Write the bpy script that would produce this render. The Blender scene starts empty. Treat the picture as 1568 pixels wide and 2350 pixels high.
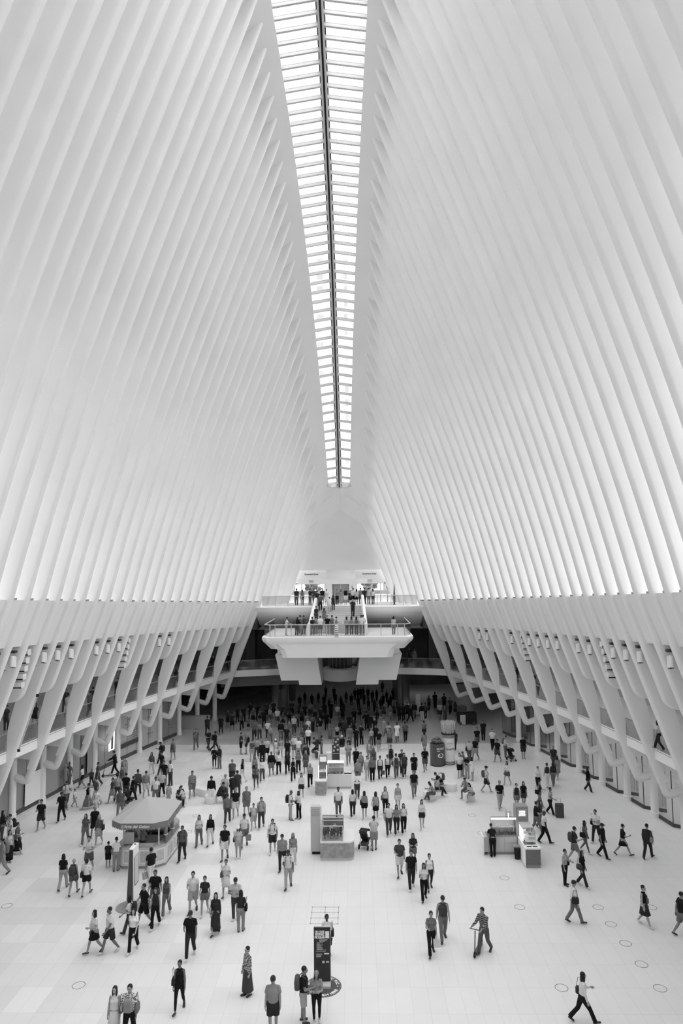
import bpy, bmesh, math, random
from mathutils import Vector, Matrix
PI = math.pi
SC = bpy.context.scene
COL = SC.collection
# ------------------------------------------------------------------ camera, sky, exposure
CX = -1.769          # centre plane of the hall
PITCH, YAW, ROLL = 0.08614, 0.02062, -0.01050
F_PX = 1567.0
cp, sp, cy_, sy_ = math.cos(PITCH), math.sin(PITCH), math.cos(YAW), math.sin(YAW)
CF = Vector((-sy_*cp, cy_*cp, sp)); R0 = Vector((cy_, sy_, 0)); U0 = R0.cross(CF)
CR = math.cos(ROLL)*R0 + math.sin(ROLL)*U0
CU = -math.sin(ROLL)*R0 + math.cos(ROLL)*U0
cam_d = bpy.data.cameras.new('camera'); cam = bpy.data.objects.new('camera', cam_d); COL.objects.link(cam)
cam.matrix_world = Matrix(((CR.x, CU.x, -CF.x, 0), (CR.y, CU.y, -CF.y, 0), (CR.z, CU.z, -CF.z, 15.0), (0, 0, 0, 1)))
cam_d.sensor_fit = 'VERTICAL'; cam_d.sensor_height = 36.0; cam_d.lens = F_PX*36.0/2350.0
cam_d.clip_start = 0.1; cam_d.clip_end = 2000
SC.camera = cam
W = bpy.data.worlds.new('sky'); SC.world = W; W.use_nodes = True
nt = W.node_tree; nt.nodes.clear()
N = nt.nodes.new; Lk = nt.links.new
tc = N('ShaderNodeTexCoord'); sx = N('ShaderNodeSeparateXYZ'); Lk(tc.outputs['Generated'], sx.inputs[0])
mr = N('ShaderNodeMapRange'); mr.inputs['From Min'].default_value = -1; mr.inputs['From Max'].default_value = 1
mr.inputs['To Min'].default_value = 0.64; mr.inputs['To Max'].default_value = 1.60     # overcast sky, brighter on the right-hand side
Lk(sx.outputs['X'], mr.inputs['Value'])
bg = N('ShaderNodeBackground'); bg.inputs['Color'].default_value = (1, 1, 1, 1)
mz = N('ShaderNodeMapRange'); mz.inputs['From Min'].default_value = 0; mz.inputs['From Max'].default_value = 1
mz.inputs['To Min'].default_value = 1.0; mz.inputs['To Max'].default_value = 4.6      # overcast sky: zenith brighter than the horizon
Lk(sx.outputs['Z'], mz.inputs['Value'])
mu = N('ShaderNodeMath'); mu.operation = 'MULTIPLY'; Lk(mr.outputs[0], mu.inputs[0]); Lk(mz.outputs[0], mu.inputs[1])
Lk(mu.outputs[0], bg.inputs['Strength'])
wo = N('ShaderNodeOutputWorld'); Lk(bg.outputs[0], wo.inputs[0])
SC.view_settings.view_transform = 'Standard'; SC.view_settings.look = 'None'
SC.view_settings.gamma = 1.0; SC.view_settings.use_curve_mapping = False
SC.view_settings.exposure = 0.25

def ray(px, py):
    return CF + CR*((px-784)/F_PX) - CU*((py-1175)/F_PX)
def at_z(px, py, z=0.0):
    d = ray(px, py); t = (z-15.0)/d.z
    return Vector((d.x*t, d.y*t, z))
def at_y(px, py, Y):
    d = ray(px, py); t = Y/d.y
    return Vector((d.x*t, Y, 15.0+d.z*t))

# ------------------------------------------------------------------ materials
MATS = {}
def mat(name, v, rough=0.6, spec=0.3, metal=0.0, emit=0.0, alpha=1.0, noise=0.0, scale=3.0):
    if name in MATS: return MATS[name]
    m = bpy.data.materials.new(name); m.use_nodes = True
    b = m.node_tree.nodes['Principled BSDF']
    c = (v, v, v, 1)
    b.inputs['Base Color'].default_value = c
    b.inputs['Roughness'].default_value = rough
    b.inputs['Specular IOR Level'].default_value = spec
    b.inputs['Metallic'].default_value = metal
    if emit:
        b.inputs['Emission Color'].default_value = (1, 1, 1, 1); b.inputs['Emission Strength'].default_value = emit
    if noise:
        n = m.node_tree.nodes; l = m.node_tree.links
        t = n.new('ShaderNodeTexCoord'); z = n.new('ShaderNodeTexNoise'); z.inputs['Scale'].default_value = scale
        z.inputs['Detail'].default_value = 4
        l.new(t.outputs['Object'], z.inputs['Vector'])
        r = n.new('ShaderNodeMapRange'); r.inputs['From Min'].default_value = .3; r.inputs['From Max'].default_value = .7
        r.inputs['To Min'].default_value = v*(1-noise); r.inputs['To Max'].default_value = v*(1+noise)
        l.new(z.outputs['Fac'], r.inputs['Value']); l.new(r.outputs[0], b.inputs['Base Color'])
    MATS[name] = m
    return m
def glass(name, tint=0.92, gloss=0.08):
    if name in MATS: return MATS[name]
    m = bpy.data.materials.new(name); m.use_nodes = True
    n = m.node_tree.nodes; l = m.node_tree.links; n.clear()
    o = n.new('ShaderNodeOutputMaterial'); mx = n.new('ShaderNodeMixShader'); mx.inputs[0].default_value = gloss
    t = n.new('ShaderNodeBsdfTransparent'); t.inputs[0].default_value = (tint, tint, tint, 1)
    g = n.new('ShaderNodeBsdfGlossy'); g.inputs['Roughness'].default_value = 0.05
    l.new(t.outputs[0], mx.inputs[1]); l.new(g.outputs[0], mx.inputs[2]); l.new(mx.outputs[0], o.inputs[0])
    MATS[name] = m
    return m
def paint(name, v):      # white painted steel with faint plate-to-plate tone
    return mat(name, v, rough=0.5, spec=0.35, noise=0.025, scale=0.35)
M_RIB = paint('white_painted_steel', 0.82)
M_WALL = mat('white_plaster', 0.92, rough=.7)
M_FASC = mat('white_fascia', 0.93, rough=.5)
M_GLASS = glass('clear_glass')
M_GLASS2 = glass('balustrade_glass', 0.80, 0.06)
M_DARKST = mat('dark_steel', 0.06, rough=.5)
M_BLACK = mat('black_matte', 0.015, rough=.7)
M_GREY = mat('mid_grey_panel', 0.30, rough=.5)
M_LGREY = mat('light_grey_panel', 0.55, rough=.5)
M_DGREY = mat('dark_grey_panel', 0.12, rough=.5)
M_WHITE = mat('white_gloss', 0.82, rough=.35)
M_LAMP = mat('lit_lamp', 0.9, emit=6.0)
M_STRIP = mat('display_light', .9, emit=2.2)
M_LAMP2 = mat('shop_fill_glow', .9, emit=6.5)  # glow of the unseen panels added in the right-hand shops
M_LIT = mat('lit_panel', 0.9, emit=1.2)

def floor_material():
    m = bpy.data.materials.new('white_marble_tiles'); m.use_nodes = True
    n = m.node_tree.nodes; l = m.node_tree.links; b = n['Principled BSDF']
    tcn = n.new('ShaderNodeTexCoord'); s = n.new('ShaderNodeSeparateXYZ'); l.new(tcn.outputs['Object'], s.inputs[0])
    def math_(op, a, bb=None, c=None):
        x = n.new('ShaderNodeMath'); x.operation = op
        for i, q in enumerate((a, bb, c)):
            if q is None: continue
            if isinstance(q, (int, float)): x.inputs[i].default_value = q
            else: l.new(q, x.inputs[i])
        return x.outputs[0]
    TX, TY = 0.59, 1.476
    ux = math_('DIVIDE', math_('ADD', s.outputs['X'], 1.769), TX)
    uy = math_('DIVIDE', math_('SUBTRACT', s.outputs['Y'], 26.07), TY)
    fx = math_('FRACT', math_('ADD', ux, 200.0)); fy = math_('FRACT', math_('ADD', uy, 200.0))
    ex = math_('MULTIPLY', math_('MINIMUM', fx, math_('SUBTRACT', 1.0, fx)), TX)
    ey = math_('MULTIPLY', math_('MINIMUM', fy, math_('SUBTRACT', 1.0, fy)), TY)
    joint = math_('LESS_THAN', math_('MINIMUM', ex, ey), 0.0065)
    cv = n.new('ShaderNodeCombineXYZ'); l.new(math_('FLOOR', math_('MULTIPLY', ux, .5)), cv.inputs[0]); l.new(math_('FLOOR', uy), cv.inputs[1])
    wn = n.new('ShaderNodeTexWhiteNoise'); wn.noise_dimensions = '2D'; l.new(cv.outputs[0], wn.inputs['Vector'])
    side = n.new('ShaderNodeMapRange'); side.inputs['From Min'].default_value = -3; side.inputs['From Max'].default_value = -9
    l.new(s.outputs['X'], side.inputs['Value'])
    amp = math_('MULTIPLY_ADD', side.outputs[0], 0.10, 0.022)
    tone = math_('MULTIPLY_ADD', math_('SUBTRACT', math_('POWER', wn.outputs['Value'], 1.6), 0.45), amp, 0.75)
    nz = n.new('ShaderNodeTexNoise'); nz.inputs['Scale'].default_value = 1.3; nz.inputs['Detail'].default_value = 5
    l.new(tcn.outputs['Object'], nz.inputs['Vector'])
    tone2 = math_('ADD', tone, math_('MULTIPLY', math_('SUBTRACT', nz.outputs['Fac'], .5), 0.05))
    col = math_('MULTIPLY', tone2, math_('MULTIPLY_ADD', joint, -0.15, 1.0))
    l.new(col, b.inputs['Base Color'])
    b.inputs['Roughness'].default_value = 0.32; b.inputs['Specular IOR Level'].default_value = 0.35
    return m
M_FLOOR = floor_material()
M_FLOORF = M_FLOOR.copy(); M_FLOORF.name = 'shade_tinted_concourse_tiles'  # tile tone step, darkened further to carry the far end's shade
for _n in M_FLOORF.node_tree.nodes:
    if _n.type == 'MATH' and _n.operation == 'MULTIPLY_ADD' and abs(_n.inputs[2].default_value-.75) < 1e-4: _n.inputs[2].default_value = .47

# ------------------------------------------------------------------ mesh helpers
class MB:
    def __init__(s): s.v = []; s.f = []
    def add(s, vs, fs):
        o = len(s.v); s.v += [tuple(p) for p in vs]; s.f += [tuple(i+o for i in q) for q in fs]; return s
    def box(s, c, d, rz=0.0, top=None):
        x, y, z = d[0]/2, d[1]/2, d[2]/2
        tx, ty = (x, y) if top is None else (top[0]/2, top[1]/2)
        P = [(-x,-y,-z),(x,-y,-z),(x,y,-z),(-x,y,-z),(-tx,-ty,z),(tx,-ty,z),(tx,ty,z),(-tx,ty,z)]
        ca, sa = math.cos(rz), math.sin(rz)
        P = [(c[0]+p[0]*ca-p[1]*sa, c[1]+p[0]*sa+p[1]*ca, c[2]+p[2]) for p in P]
        return s.add(P, [(0,3,2,1),(4,5,6,7),(0,1,5,4),(1,2,6,5),(2,3,7,6),(3,0,4,7)])
    def b2(s, x0, x1, y0, y1, z0, z1):
        return s.box(((x0+x1)/2, (y0+y1)/2, (z0+z1)/2), (abs(x1-x0), abs(y1-y0), abs(z1-z0)))
    def prism(s, poly, z0, z1, axis='z'):
        n = len(poly)
        def P(p, h): return {'z': (p[0], p[1], h), 'y': (p[0], h, p[1]), 'x': (h, p[0], p[1])}[axis]
        vs = [P(p, z0) for p in poly]+[P(p, z1) for p in poly]
        fs = [tuple(range(n))[::-1], tuple(range(n, 2*n))]+[(i, (i+1) % n, n+(i+1) % n, n+i) for i in range(n)]
        return s.add(vs, fs)
    def rings(s, rs, closed=True, caps=True):
        n = len(rs[0]); vs = [p for r in rs for p in r]; fs = []
        for i in range(len(rs)-1):
            for j in range(n if closed else n-1):
                k = (j+1) % n
                fs.append((i*n+j, i*n+k, (i+1)*n+k, (i+1)*n+j))
        if caps and closed:
            fs.append(tuple(range(n))[::-1]); fs.append(tuple((len(rs)-1)*n+j for j in range(n)))
        return s.add(vs, fs)
    def lathe(s, prof, c=(0,0,0), n=24, ex=1.0):
        rs = [[(c[0]+r*math.cos(2*PI*j/n), c[1]+r*ex*math.sin(2*PI*j/n), c[2]+z) for j in range(n)] for r, z in prof]
        return s.rings(rs)
    def tube(s, pts, r, n=8, r2=None):
        pts = [Vector(p) for p in pts]; rs = []
        for i, p in enumerate(pts):
            d = (pts[min(i+1, len(pts)-1)]-pts[max(i-1, 0)]).normalized()
            u = d.cross(Vector((0,0,1))) if abs(d.z) < .95 else d.cross(Vector((0,1,0)))
            u.normalize(); w = d.cross(u)
            q = r[i] if isinstance(r, (list, tuple)) else r
            qb = q if r2 is None else r2
            rs.append([tuple(p+u*q*math.cos(2*PI*j/n)+w*qb*math.sin(2*PI*j/n)) for j in range(n)])
        return s.rings(rs)
    def ell(s, c, r, n=12, m=8, rot=None):
        rs = []
        for i in range(m+1):
            t = PI*i/m; z = -math.cos(t); q = max(math.sin(t), 1e-3)
            ring = []
            for j in range(n):
                v = Vector((r[0]*q*math.cos(2*PI*j/n), r[1]*q*math.sin(2*PI*j/n), r[2]*z))
                if rot: v = rot @ v
                ring.append((c[0]+v.x, c[1]+v.y, c[2]+v.z))
            rs.append(ring)
        return s.rings(rs)
    def xf(s, m, start=0):
        for i in range(start, len(s.v)):
            p = m @ Vector(s.v[i]); s.v[i] = (p.x, p.y, p.z)
        return s
def obj(name, mb, m, parent=None, smooth=False, bevel=0.0, kind=None, seg=2, auto=None):
    me = bpy.data.meshes.new(name); me.from_pydata(mb.v, [], mb.f); me.update()
    bm = bmesh.new(); bm.from_mesh(me); bmesh.ops.recalc_face_normals(bm, faces=bm.faces)
    if bevel: bmesh.ops.bevel(bm, geom=list(bm.edges), offset=bevel, segments=seg, affect='EDGES', clamp_overlap=True, profile=.5)
    if auto is not None:
        for f in bm.faces: f.smooth = True
        for e in bm.edges:
            if len(e.link_faces) == 2 and e.calc_face_angle(0) > auto: e.smooth = False
    elif smooth:
        for f in bm.faces: f.smooth = True
    bm.to_mesh(me); bm.free()
    me.materials.append(m)
    o = bpy.data.objects.new(name, me); COL.objects.link(o)
    if parent: o.parent = parent
    if kind: o['kind'] = kind
    return o
def empty(name, loc=(0,0,0), rz=0.0, parent=None, kind=None):
    o = bpy.data.objects.new(name, None); COL.objects.link(o); o.location = loc; o.rotation_euler = (0,0,rz)
    o.empty_display_size = .3
    if parent: o.parent = parent
    if kind: o['kind'] = kind
    return o
def tag(o, label, cat, group=None, kind=None):
    o['label'] = label; o['category'] = cat
    if group: o['group'] = group
    if kind: o['kind'] = kind
    return o
def thing(name, label, cat, loc=(0,0,0), rz=0.0, group=None):
    return tag(empty(name, loc, rz), label, cat, group)
def text_mb(txt, size, extrude=0.004, font_bold=0.0, shear=0.0, spacing=1.0):
    cu = bpy.data.curves.new('lettering', 'FONT'); cu.body = txt; cu.size = size; cu.extrude = extrude
    cu.align_x = 'CENTER'; cu.align_y = 'CENTER'; cu.offset = font_bold; cu.shear = shear; cu.space_character = spacing
    cu.resolution_u = 3
    o = bpy.data.objects.new('lettering', cu); COL.objects.link(o)
    dg = bpy.context.evaluated_depsgraph_get(); me = bpy.data.meshes.new_from_object(o.evaluated_get(dg))
    mb = MB(); mb.add([v.co[:] for v in me.vertices], [tuple(p.vertices) for p in me.polygons])
    bpy.data.objects.remove(o); bpy.data.curves.remove(cu); bpy.data.meshes.remove(me)
    return mb
UPR = Matrix.Rotation(PI/2, 4, 'X')          # text standing up, readable from -Y
def lettering(name, txt, size, m, parent, loc, rz=0.0, bold=0.0, shear=0.0, flat=False, sx_=1.0, spacing=1.0):
    mb = text_mb(txt, size, .004, bold, shear, spacing)
    T = Matrix.Translation(loc) @ Matrix.Rotation(rz, 4, 'Z') @ (Matrix.Identity(4) if flat else UPR) @ Matrix.Diagonal((sx_, 1, 1, 1))
    mb.xf(T)
    return obj(name, mb, m, parent)

# ------------------------------------------------------------------ hall curves (all in metres, from the ribs' own spacing of 1.54 m)
Y0 = 76.96; DY = 1.54; YC = 29.0
def sym(Y): return Y if Y >= YC else 2*YC-Y
def poly(q, x):
    r = 0.0
    for a in q: r = r*x+a
    return r
def w_el(Y):                                     # half width at the elbows
    Y = sym(Y); return poly([-0.004185, -0.145747, 18.30427], Y-45)
def w_tip(Y):
    Y = sym(Y); return poly([-1.8e-05, 3.61e-04, -2.3483e-02, 3.294514], max(Y, 36)-45)
def z_tip(Y):
    Y = sym(Y); return poly([-7.9e-05, -1.0986e-02, -3.65513e-01, 46.038879], Y-45)
NT = [(79, 7.6), (77, 8.0), (69.3, 8.54), (66.2, 9.62), (63.1, 10.6), (60, 11.48), (56.9, 12.21), (53.9, 12.88), (50.8, 13.44), (47.7, 13.94), (44.6, 14.35), (41.5, 14.75), (38.5, 14.97), (35.4, 15.2), (32.3, 15.39), (29.2, 15.45)]
def w_not(Y):
    Y = sym(Y)
    if Y > 69.3: return 8.54-(Y-69.3)*0.36
    for (a, wa), (b, wb) in zip(NT[2:], NT[3:]):
        if a >= Y >= b: return wa+(wb-wa)*(a-Y)/(a-b)
    return 15.45
def z_not(Y): Y = sym(Y); return 11.95+0.0505*(69.3-Y)
ZE = 2.0
def xn(Y, z):                                    # rib nose: half width at height z
    zn = z_not(Y)
    if z <= zn:
        t = (z-ZE)/(zn-ZE); return w_el(Y)+(w_not(Y)-w_el(Y))*t
    zt = z_tip(Y); t = min((z-zn)/(zt-zn), 1.05)
    b = 3.4*t*max(1-t, 0)**1.6*(zt-zn)/36.0
    return w_not(Y)+(w_tip(Y)-w_not(Y))*t+b
# ------------------------------------------------------------------ setting: the two rib walls
def depth(z):
    P = [(2, .5), (3.6, .52), (4.9, .66), (6.4, 1.0), (8, 1.12), (11, 1.5), (14, 1.65), (60, 1.65)]
    for (a, da), (b, db) in zip(P, P[1:]):
        if z <= b: return da+(db-da)*max(z-a, 0)/(b-a)
    return 1.65
TH = 0.195
def section(Y, z, s, d, th=TH):
    x = xn(Y, z); r = []
    for a in (90, 65, 40, 15, -15, -40, -65, -90):
        q = math.radians(a); r.append((CX+s*(x+th-th*math.cos(q)), Y+th*math.sin(q), z))
    r.append((CX+s*(x+d), Y-th, z)); r.append((CX+s*(x+d), Y+th, z))
    return r
def rib_mesh(k, s):
    Y = Y0-DY*k; mb = MB(); zt = z_tip(Y); zn = z_not(Y)
    low = max(11.45, 0) if k < 4 else (ZE if k % 2 == 0 else 7.95)
    if k >= 4 and k % 2 == 0:
        zs = [3.0, 3.8, 4.6, 5.4, 6.2, 7.2, 8.2, 9.5, 11, 12.2]
        w = w_el(Y)
        path = [(1.25, 2.60), (.85, 2.46)]
        e0 = Vector((xn(Y, 3.1)-w+.25, 3.1))
        for t in (0, .2, .4, .6, .8, 1):
            a = Vector((.42, 2.32)); c = Vector((.17, 2.22)); b = Vector((.10, 2.50))
            p = a*(1-t)**2+c*2*t*(1-t)+b*t*t; path.append((p.x, p.y))
        path += [(e0.x, e0.y), (xn(Y, 3.9)-w+.27, 3.9)]
        pr_ = []
        for i, (u, z) in enumerate(path):
            a = path[max(i-1, 0)]; c = path[min(i+1, len(path)-1)]
            dx, dz = c[0]-a[0], c[1]-a[1]; q = math.hypot(dx, dz); nx, nz = -dz/q, dx/q
            pr_.append([(CX+s*(w+u+nx*.24*math.cos(2*PI*j/14)), Y+TH*math.sin(2*PI*j/14), z+nz*.24*math.cos(2*PI*j/14)) for j in range(14)])
        mb.rings(pr_)
        pl = [(xn(Y, 3.55)+.2, 3.55), (w+1.3, 3.72), (w+2.6, 3.9), (w+2.6, 4.4), (xn(Y, 4.8)+.4, 4.75)]
        mb.prism([(CX+s*x, z) for x, z in pl], Y-.15, Y+.15, 'y')
        rings = []
    elif k >= 4:
        zs = [8.4, 9.5, 11, 12.2]; D = 1.05; rings = []
        for a in (0, 22, 45, 67, 85):               # rounded U-shaped lower end
            q = math.radians(a); z = 8.4-.5*math.sin(q); c = .5-.5*math.cos(q)
            x = xn(Y, z)+c; r = []
            for b in (90, 65, 40, 15, -15, -40, -65, -90):
                p = math.radians(b); r.append((CX+s*(x+TH-TH*math.cos(p)), Y+TH*math.sin(p), z))
            xe = xn(Y, z)+1.12-c*.9
            r.append((CX+s*xe, Y-TH, z)); r.append((CX+s*xe, Y+TH, z)); rings.append(r)
        rings = rings[::-1]
        zs = zs[1:] if False else [8.6, 9.5, 11, 12.2]
    else:
        zs = [11.45, 12.2]; rings = []
    zs = [z for z in zs if z < zn]+[zn]
    nseg = 16
    zs += [zn+(zt+.35-zn)*i/nseg for i in range(1, nseg+1)]
    for z in zs: rings.append(section(Y, z, s, depth(z)))
    mb.rings(rings)
    return mb
M_DIMGLASS = glass('height_dimmed_glass', 0.6, 0.06)
_n = M_DIMGLASS.node_tree.nodes; _l = M_DIMGLASS.node_tree.links
_t = _n.new('ShaderNodeTexCoord'); _s = _n.new('ShaderNodeSeparateXYZ'); _l.new(_t.outputs['Object'], _s.inputs[0])
_r = _n.new('ShaderNodeMapRange'); _r.inputs['From Min'].default_value = 13; _r.inputs['From Max'].default_value = 30   # made-up tint: passes less light higher up, to dim the upper walls
_r.inputs['To Min'].default_value = .97; _r.inputs['To Max'].default_value = .38
_l.new(_s.outputs['Z'], _r.inputs['Value'])
for _x in _n:
    if _x.type == 'BSDF_TRANSPARENT': _l.new(_r.outputs[0], _x.inputs[0])
KMAX = 50
KS = list(range(0, KMAX+1))
wall = {-1: empty('wall_left', (CX, 29, 0), kind='structure'), 1: empty('wall_right', (CX, 29, 0), kind='structure')}
OFF = Matrix.Translation((-CX, -29, 0))
def sobj(name, mb, m, s, **kw):
    mb.xf(OFF); return obj(name, mb, m, wall[s], **kw)
for s in (-1, 1):
    for k in KS: sobj('rib', rib_mesh(k, s), M_RIB, s, auto=math.radians(35))
    for k in KS:                                   # infill panels between the ribs, and the glazing far back between them
        Ya, Yb = Y0-DY*k-.02, Y0-DY*(k+1)+.02
        mb = MB()
        z1a, z1b = z_not(Ya), z_not(Yb); dz = 2.45
        if k >= 4:
            r = []
            for Y, z1 in ((Ya, z1a), (Yb, z1b)):
                r.append([(CX+s*(xn(Y, z1-dz)+.30), Y, z1-dz), (CX+s*(xn(Y, z1)+.26), Y, z1), (CX+s*(xn(Y, z1)+1.75), Y, z1+.05), (CX+s*(xn(Y, z1)+1.75), Y, z1-.15), (CX+s*(xn(Y, z1-dz)+.45), Y, z1-dz-.02)])
            mb.rings(r); sobj('infill_panel', mb, M_RIB, s)
            sobj('notch_mark', MB().b2(CX+s*(xn(Ya, z1a)+.22), CX+s*(xn(Ya, z1a)+.6), Yb+.22, Yb+.6, z1b-.03, z1b+.07), M_GREY, s)  # small grey block for the dark ledge mark at the panel top
        g = MB(); zs = [z_not(Ya)+(z_tip(Ya)+.4-z_not(Ya))*i/8 for i in range(9)]
        vs = []
        for z in zs:
            for Y in (Ya, Yb): vs.append((CX+s*(xn(Y, z)+1.5), Y, z))
        g.add(vs, [(2*i, 2*i+1, 2*i+3, 2*i+2) for i in range(8)])
        sobj('wall_glazing', g, M_DIMGLASS, s)
# gallery along each side
YF = [Y0-DY*k for k in range(4, 49, 2)]            # frame planes
def strip(name, fn_lo, fn_hi, ys, s, m, parent=None, **kw):
    """closed band of quads: fn(Y) -> list of (u, z) corner points measured from the centre plane"""
    mb = MB(); r = []
    for Y in ys: r.append([(CX+s*x, Y, z) for x, z in fn_lo(Y)])
    mb.rings(r); return sobj(name, mb, m, s, **kw)
ys = [71.6]+YF+[1.5]
for s in (-1, 1):
    strip('gallery_fascia', lambda Y: [(xn(Y, 4.6)+.42, 4.27), (xn(Y, 4.6)+.42, 4.9), (xn(Y, 4.6)+.75, 4.9), (xn(Y, 4.6)+.75, 4.27)], None, ys, s, M_FASC)
    strip('gallery_shadow_gap', lambda Y: [(xn(Y, 4.6)+.40, 4.79), (xn(Y, 4.6)+.40, 4.81), (xn(Y, 4.6)+.5, 4.81), (xn(Y, 4.6)+.5, 4.79)], None, ys, s, M_GREY)
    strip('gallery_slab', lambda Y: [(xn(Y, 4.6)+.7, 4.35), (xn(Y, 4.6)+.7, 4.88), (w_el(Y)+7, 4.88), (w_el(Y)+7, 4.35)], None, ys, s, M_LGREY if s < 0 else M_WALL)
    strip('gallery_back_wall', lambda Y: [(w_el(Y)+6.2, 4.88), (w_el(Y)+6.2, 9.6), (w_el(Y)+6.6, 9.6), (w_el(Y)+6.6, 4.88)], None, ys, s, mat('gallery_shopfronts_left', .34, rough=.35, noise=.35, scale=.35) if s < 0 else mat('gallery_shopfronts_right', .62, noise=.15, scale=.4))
    strip('gallery_ceiling', lambda Y: [(xn(Y, 9.2)+.95, 9.2), (xn(Y, 9.2)+.95, 9.4), (w_el(Y)+6.6, 9.6), (w_el(Y)+6.6, 9.3)], None, ys, s, M_WALL)
    strip('upper_closure', lambda Y: [(xn(Y, 9.3)+1.0, 9.3), (xn(Y, z_not(Y))+1.5, z_not(Y)-.1), (xn(Y, z_not(Y))+1.75, z_not(Y)-.1), (xn(Y, 9.3)+1.3, 9.3)], None, ys, s, M_WALL)
    for Y in YF:                                   # round columns under the arms
        if s > 0 and Y > 64: continue
        w = w_el(Y)+1.08
        sobj('column', MB().lathe([(.27, 0), (.27, .28), (.225, .3), (.225, 4.4)], (CX+s*w, Y, 0), 20), M_RIB, s, auto=.8)
    for Y in YF[:-1]:                              # ceiling spots of the gallery
        for dy in (0,):
            pass
# ground-floor storefronts: one window unit per bay
win = {}
def bay_pts(s, Ya, Yb, u):
    return Vector((CX+s*(w_el(Ya)+u), Ya, 0)), Vector((CX+s*(w_el(Yb)+u), Yb, 0))
M_SHOP = mat('dark_shop_glass', .10, rough=.12, spec=.5)
M_SHOPG = mat('grey_shop_panel', .27, rough=.3, noise=.12, scale=.6)
M_SHOPL = mat('pale_shop_panel', .45, rough=.35, noise=.06, scale=.6)
M_SILL = mat('dark_plinth', .07, rough=.45)
widx = 1
for s in (-1, 1):
    for i in range(len(YF)-1):
        Ya, Yb = YF[i], YF[i+1]
        if Yb < 20: break
        if i < 2: continue
        root = empty('window_%d' % widx, (CX+s*(w_el(Ya)+1.7), Ya, 0), kind='structure'); widx += 1
        def wobj(name, mb, m, **kw):
            mb.xf(Matrix.Translation(-root.location)); return obj(name, mb, m, root, **kw)
        a, b = bay_pts(s, Ya, Yb, 1.2)
        d = (b-a); L = d.length; u = d.normalized(); nrm = Vector((s, 0, 0))
        def seg(f0, f1, z0, z1, t, off=0.0):
            p = a+d*f0+nrm*off; q = a+d*f1+nrm*off
            return MB().add([p+Vector((0,0,z0)), q+Vector((0,0,z0)), q+nrm*t+Vector((0,0,z0)), p+nrm*t+Vector((0,0,z0)),
                             p+Vector((0,0,z1)), q+Vector((0,0,z1)), q+nrm*t+Vector((0,0,z1)), p+nrm*t+Vector((0,0,z1))],
                            [(0,1,2,3),(4,5,6,7),(0,1,5,4),(1,2,6,5),(2,3,7,6),(3,0,4,7)])
        if s > 0:
            wobj('plinth', seg(0, .55, 0, .2, .08), M_SILL)
            wobj('glass_pane', seg(0, .55, .2, 4.3, .02), M_GLASS2)
            # angled pane and its plinth folding inwards, as the door recess
            p = a+d*.55; q = a+d*.78+nrm*1.0
            for nm, z0, z1, t, m in (('plinth', 0, .2, .08, M_SILL), ('glass_pane', .2, 4.3, .02, M_GLASS2)):
                mb = MB().add([p+Vector((0,0,z0)), q+Vector((0,0,z0)), q+Vector((0,t,z0)), p+Vector((0,t,z0)), p+Vector((0,0,z1)), q+Vector((0,0,z1)), q+Vector((0,t,z1)), p+Vector((0,t,z1))],
                              [(0,1,2,3),(4,5,6,7),(0,1,5,4),(1,2,6,5),(2,3,7,6),(3,0,4,7)])
                wobj(nm, mb, m)
            e = a+d*.55
            wobj('glass_edge', MB().b2(e.x-.02, e.x+.02, e.y-.02, e.y+.02, .2, 4.3), M_DARKST)
            h = a+d*.3+nrm*-.06
            for dd in (-.12, .12):
                wobj('door_handle', MB().tube([h+u*dd+Vector((0,0,.9)), h+u*dd+Vector((0,0,1.75))], .02, 6), M_GREY)
        else:
            kindp = [M_SHOP, M_SHOP, M_SHOPG, M_SHOPL, M_SHOPL, M_SHOPG, M_SHOP, M_SHOPG, M_SHOPG, M_SHOPG][i % 10] if i < 10 else M_SHOPG
            wobj('plinth', seg(0, 1, 0, .28, .1, -.06), M_SILL)
            wobj('shopfront_panel', seg(0, 1, .28, 4.3, .08), kindp)
            wobj('panel_joint', seg(.5, .507, .28, 4.3, .09, -.012), M_DARKST)
    # shop interior shell behind
    strip('shop_back_wall', lambda Y: [(w_el(Y)+7, 0), (w_el(Y)+7, 4.35), (w_el(Y)+7.2, 4.35), (w_el(Y)+7.2, 0)], None, [64.8]+[y for y in YF if y < 64.7]+[1.5], s, M_WALL)
# gallery balustrades: glass and top rail between the ribs, one unit per bay
for s in (-1, 1):
    proto = None
    for i in range(len(YF)-1):
        Ya, Yb = YF[i]-.24, YF[i+1]+.24
        if Yb < 20: break
        xa, xb = CX+s*(xn(YF[i], 5.2)+.62), CX+s*(xn(YF[i+1], 5.2)+.62)
        root = empty('balustrade', (xa, Ya, 4.9)); root['kind'] = 'structure'; root.name = 'trim_%d' % (i+1+(20 if s > 0 else 0))
        def q(nm, o0, o1, z0, z1, m):
            mb = MB().add([(o0, 0, z0), (o1, 0, z0), (o1+xb-xa, Yb-Ya, z0), (o0+xb-xa, Yb-Ya, z0), (o0, 0, z1), (o1, 0, z1), (o1+xb-xa, Yb-Ya, z1), (o0+xb-xa, Yb-Ya, z1)],
                          [(0,1,2,3),(4,5,6,7),(0,1,5,4),(1,2,6,5),(2,3,7,6),(3,0,4,7)])
            obj(nm, mb, m, root)
        q('glass_panel', -.01, .01, 0, .98, M_GLASS2); q('handrail', -.03, .03, .98, 1.03, M_GREY)
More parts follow.
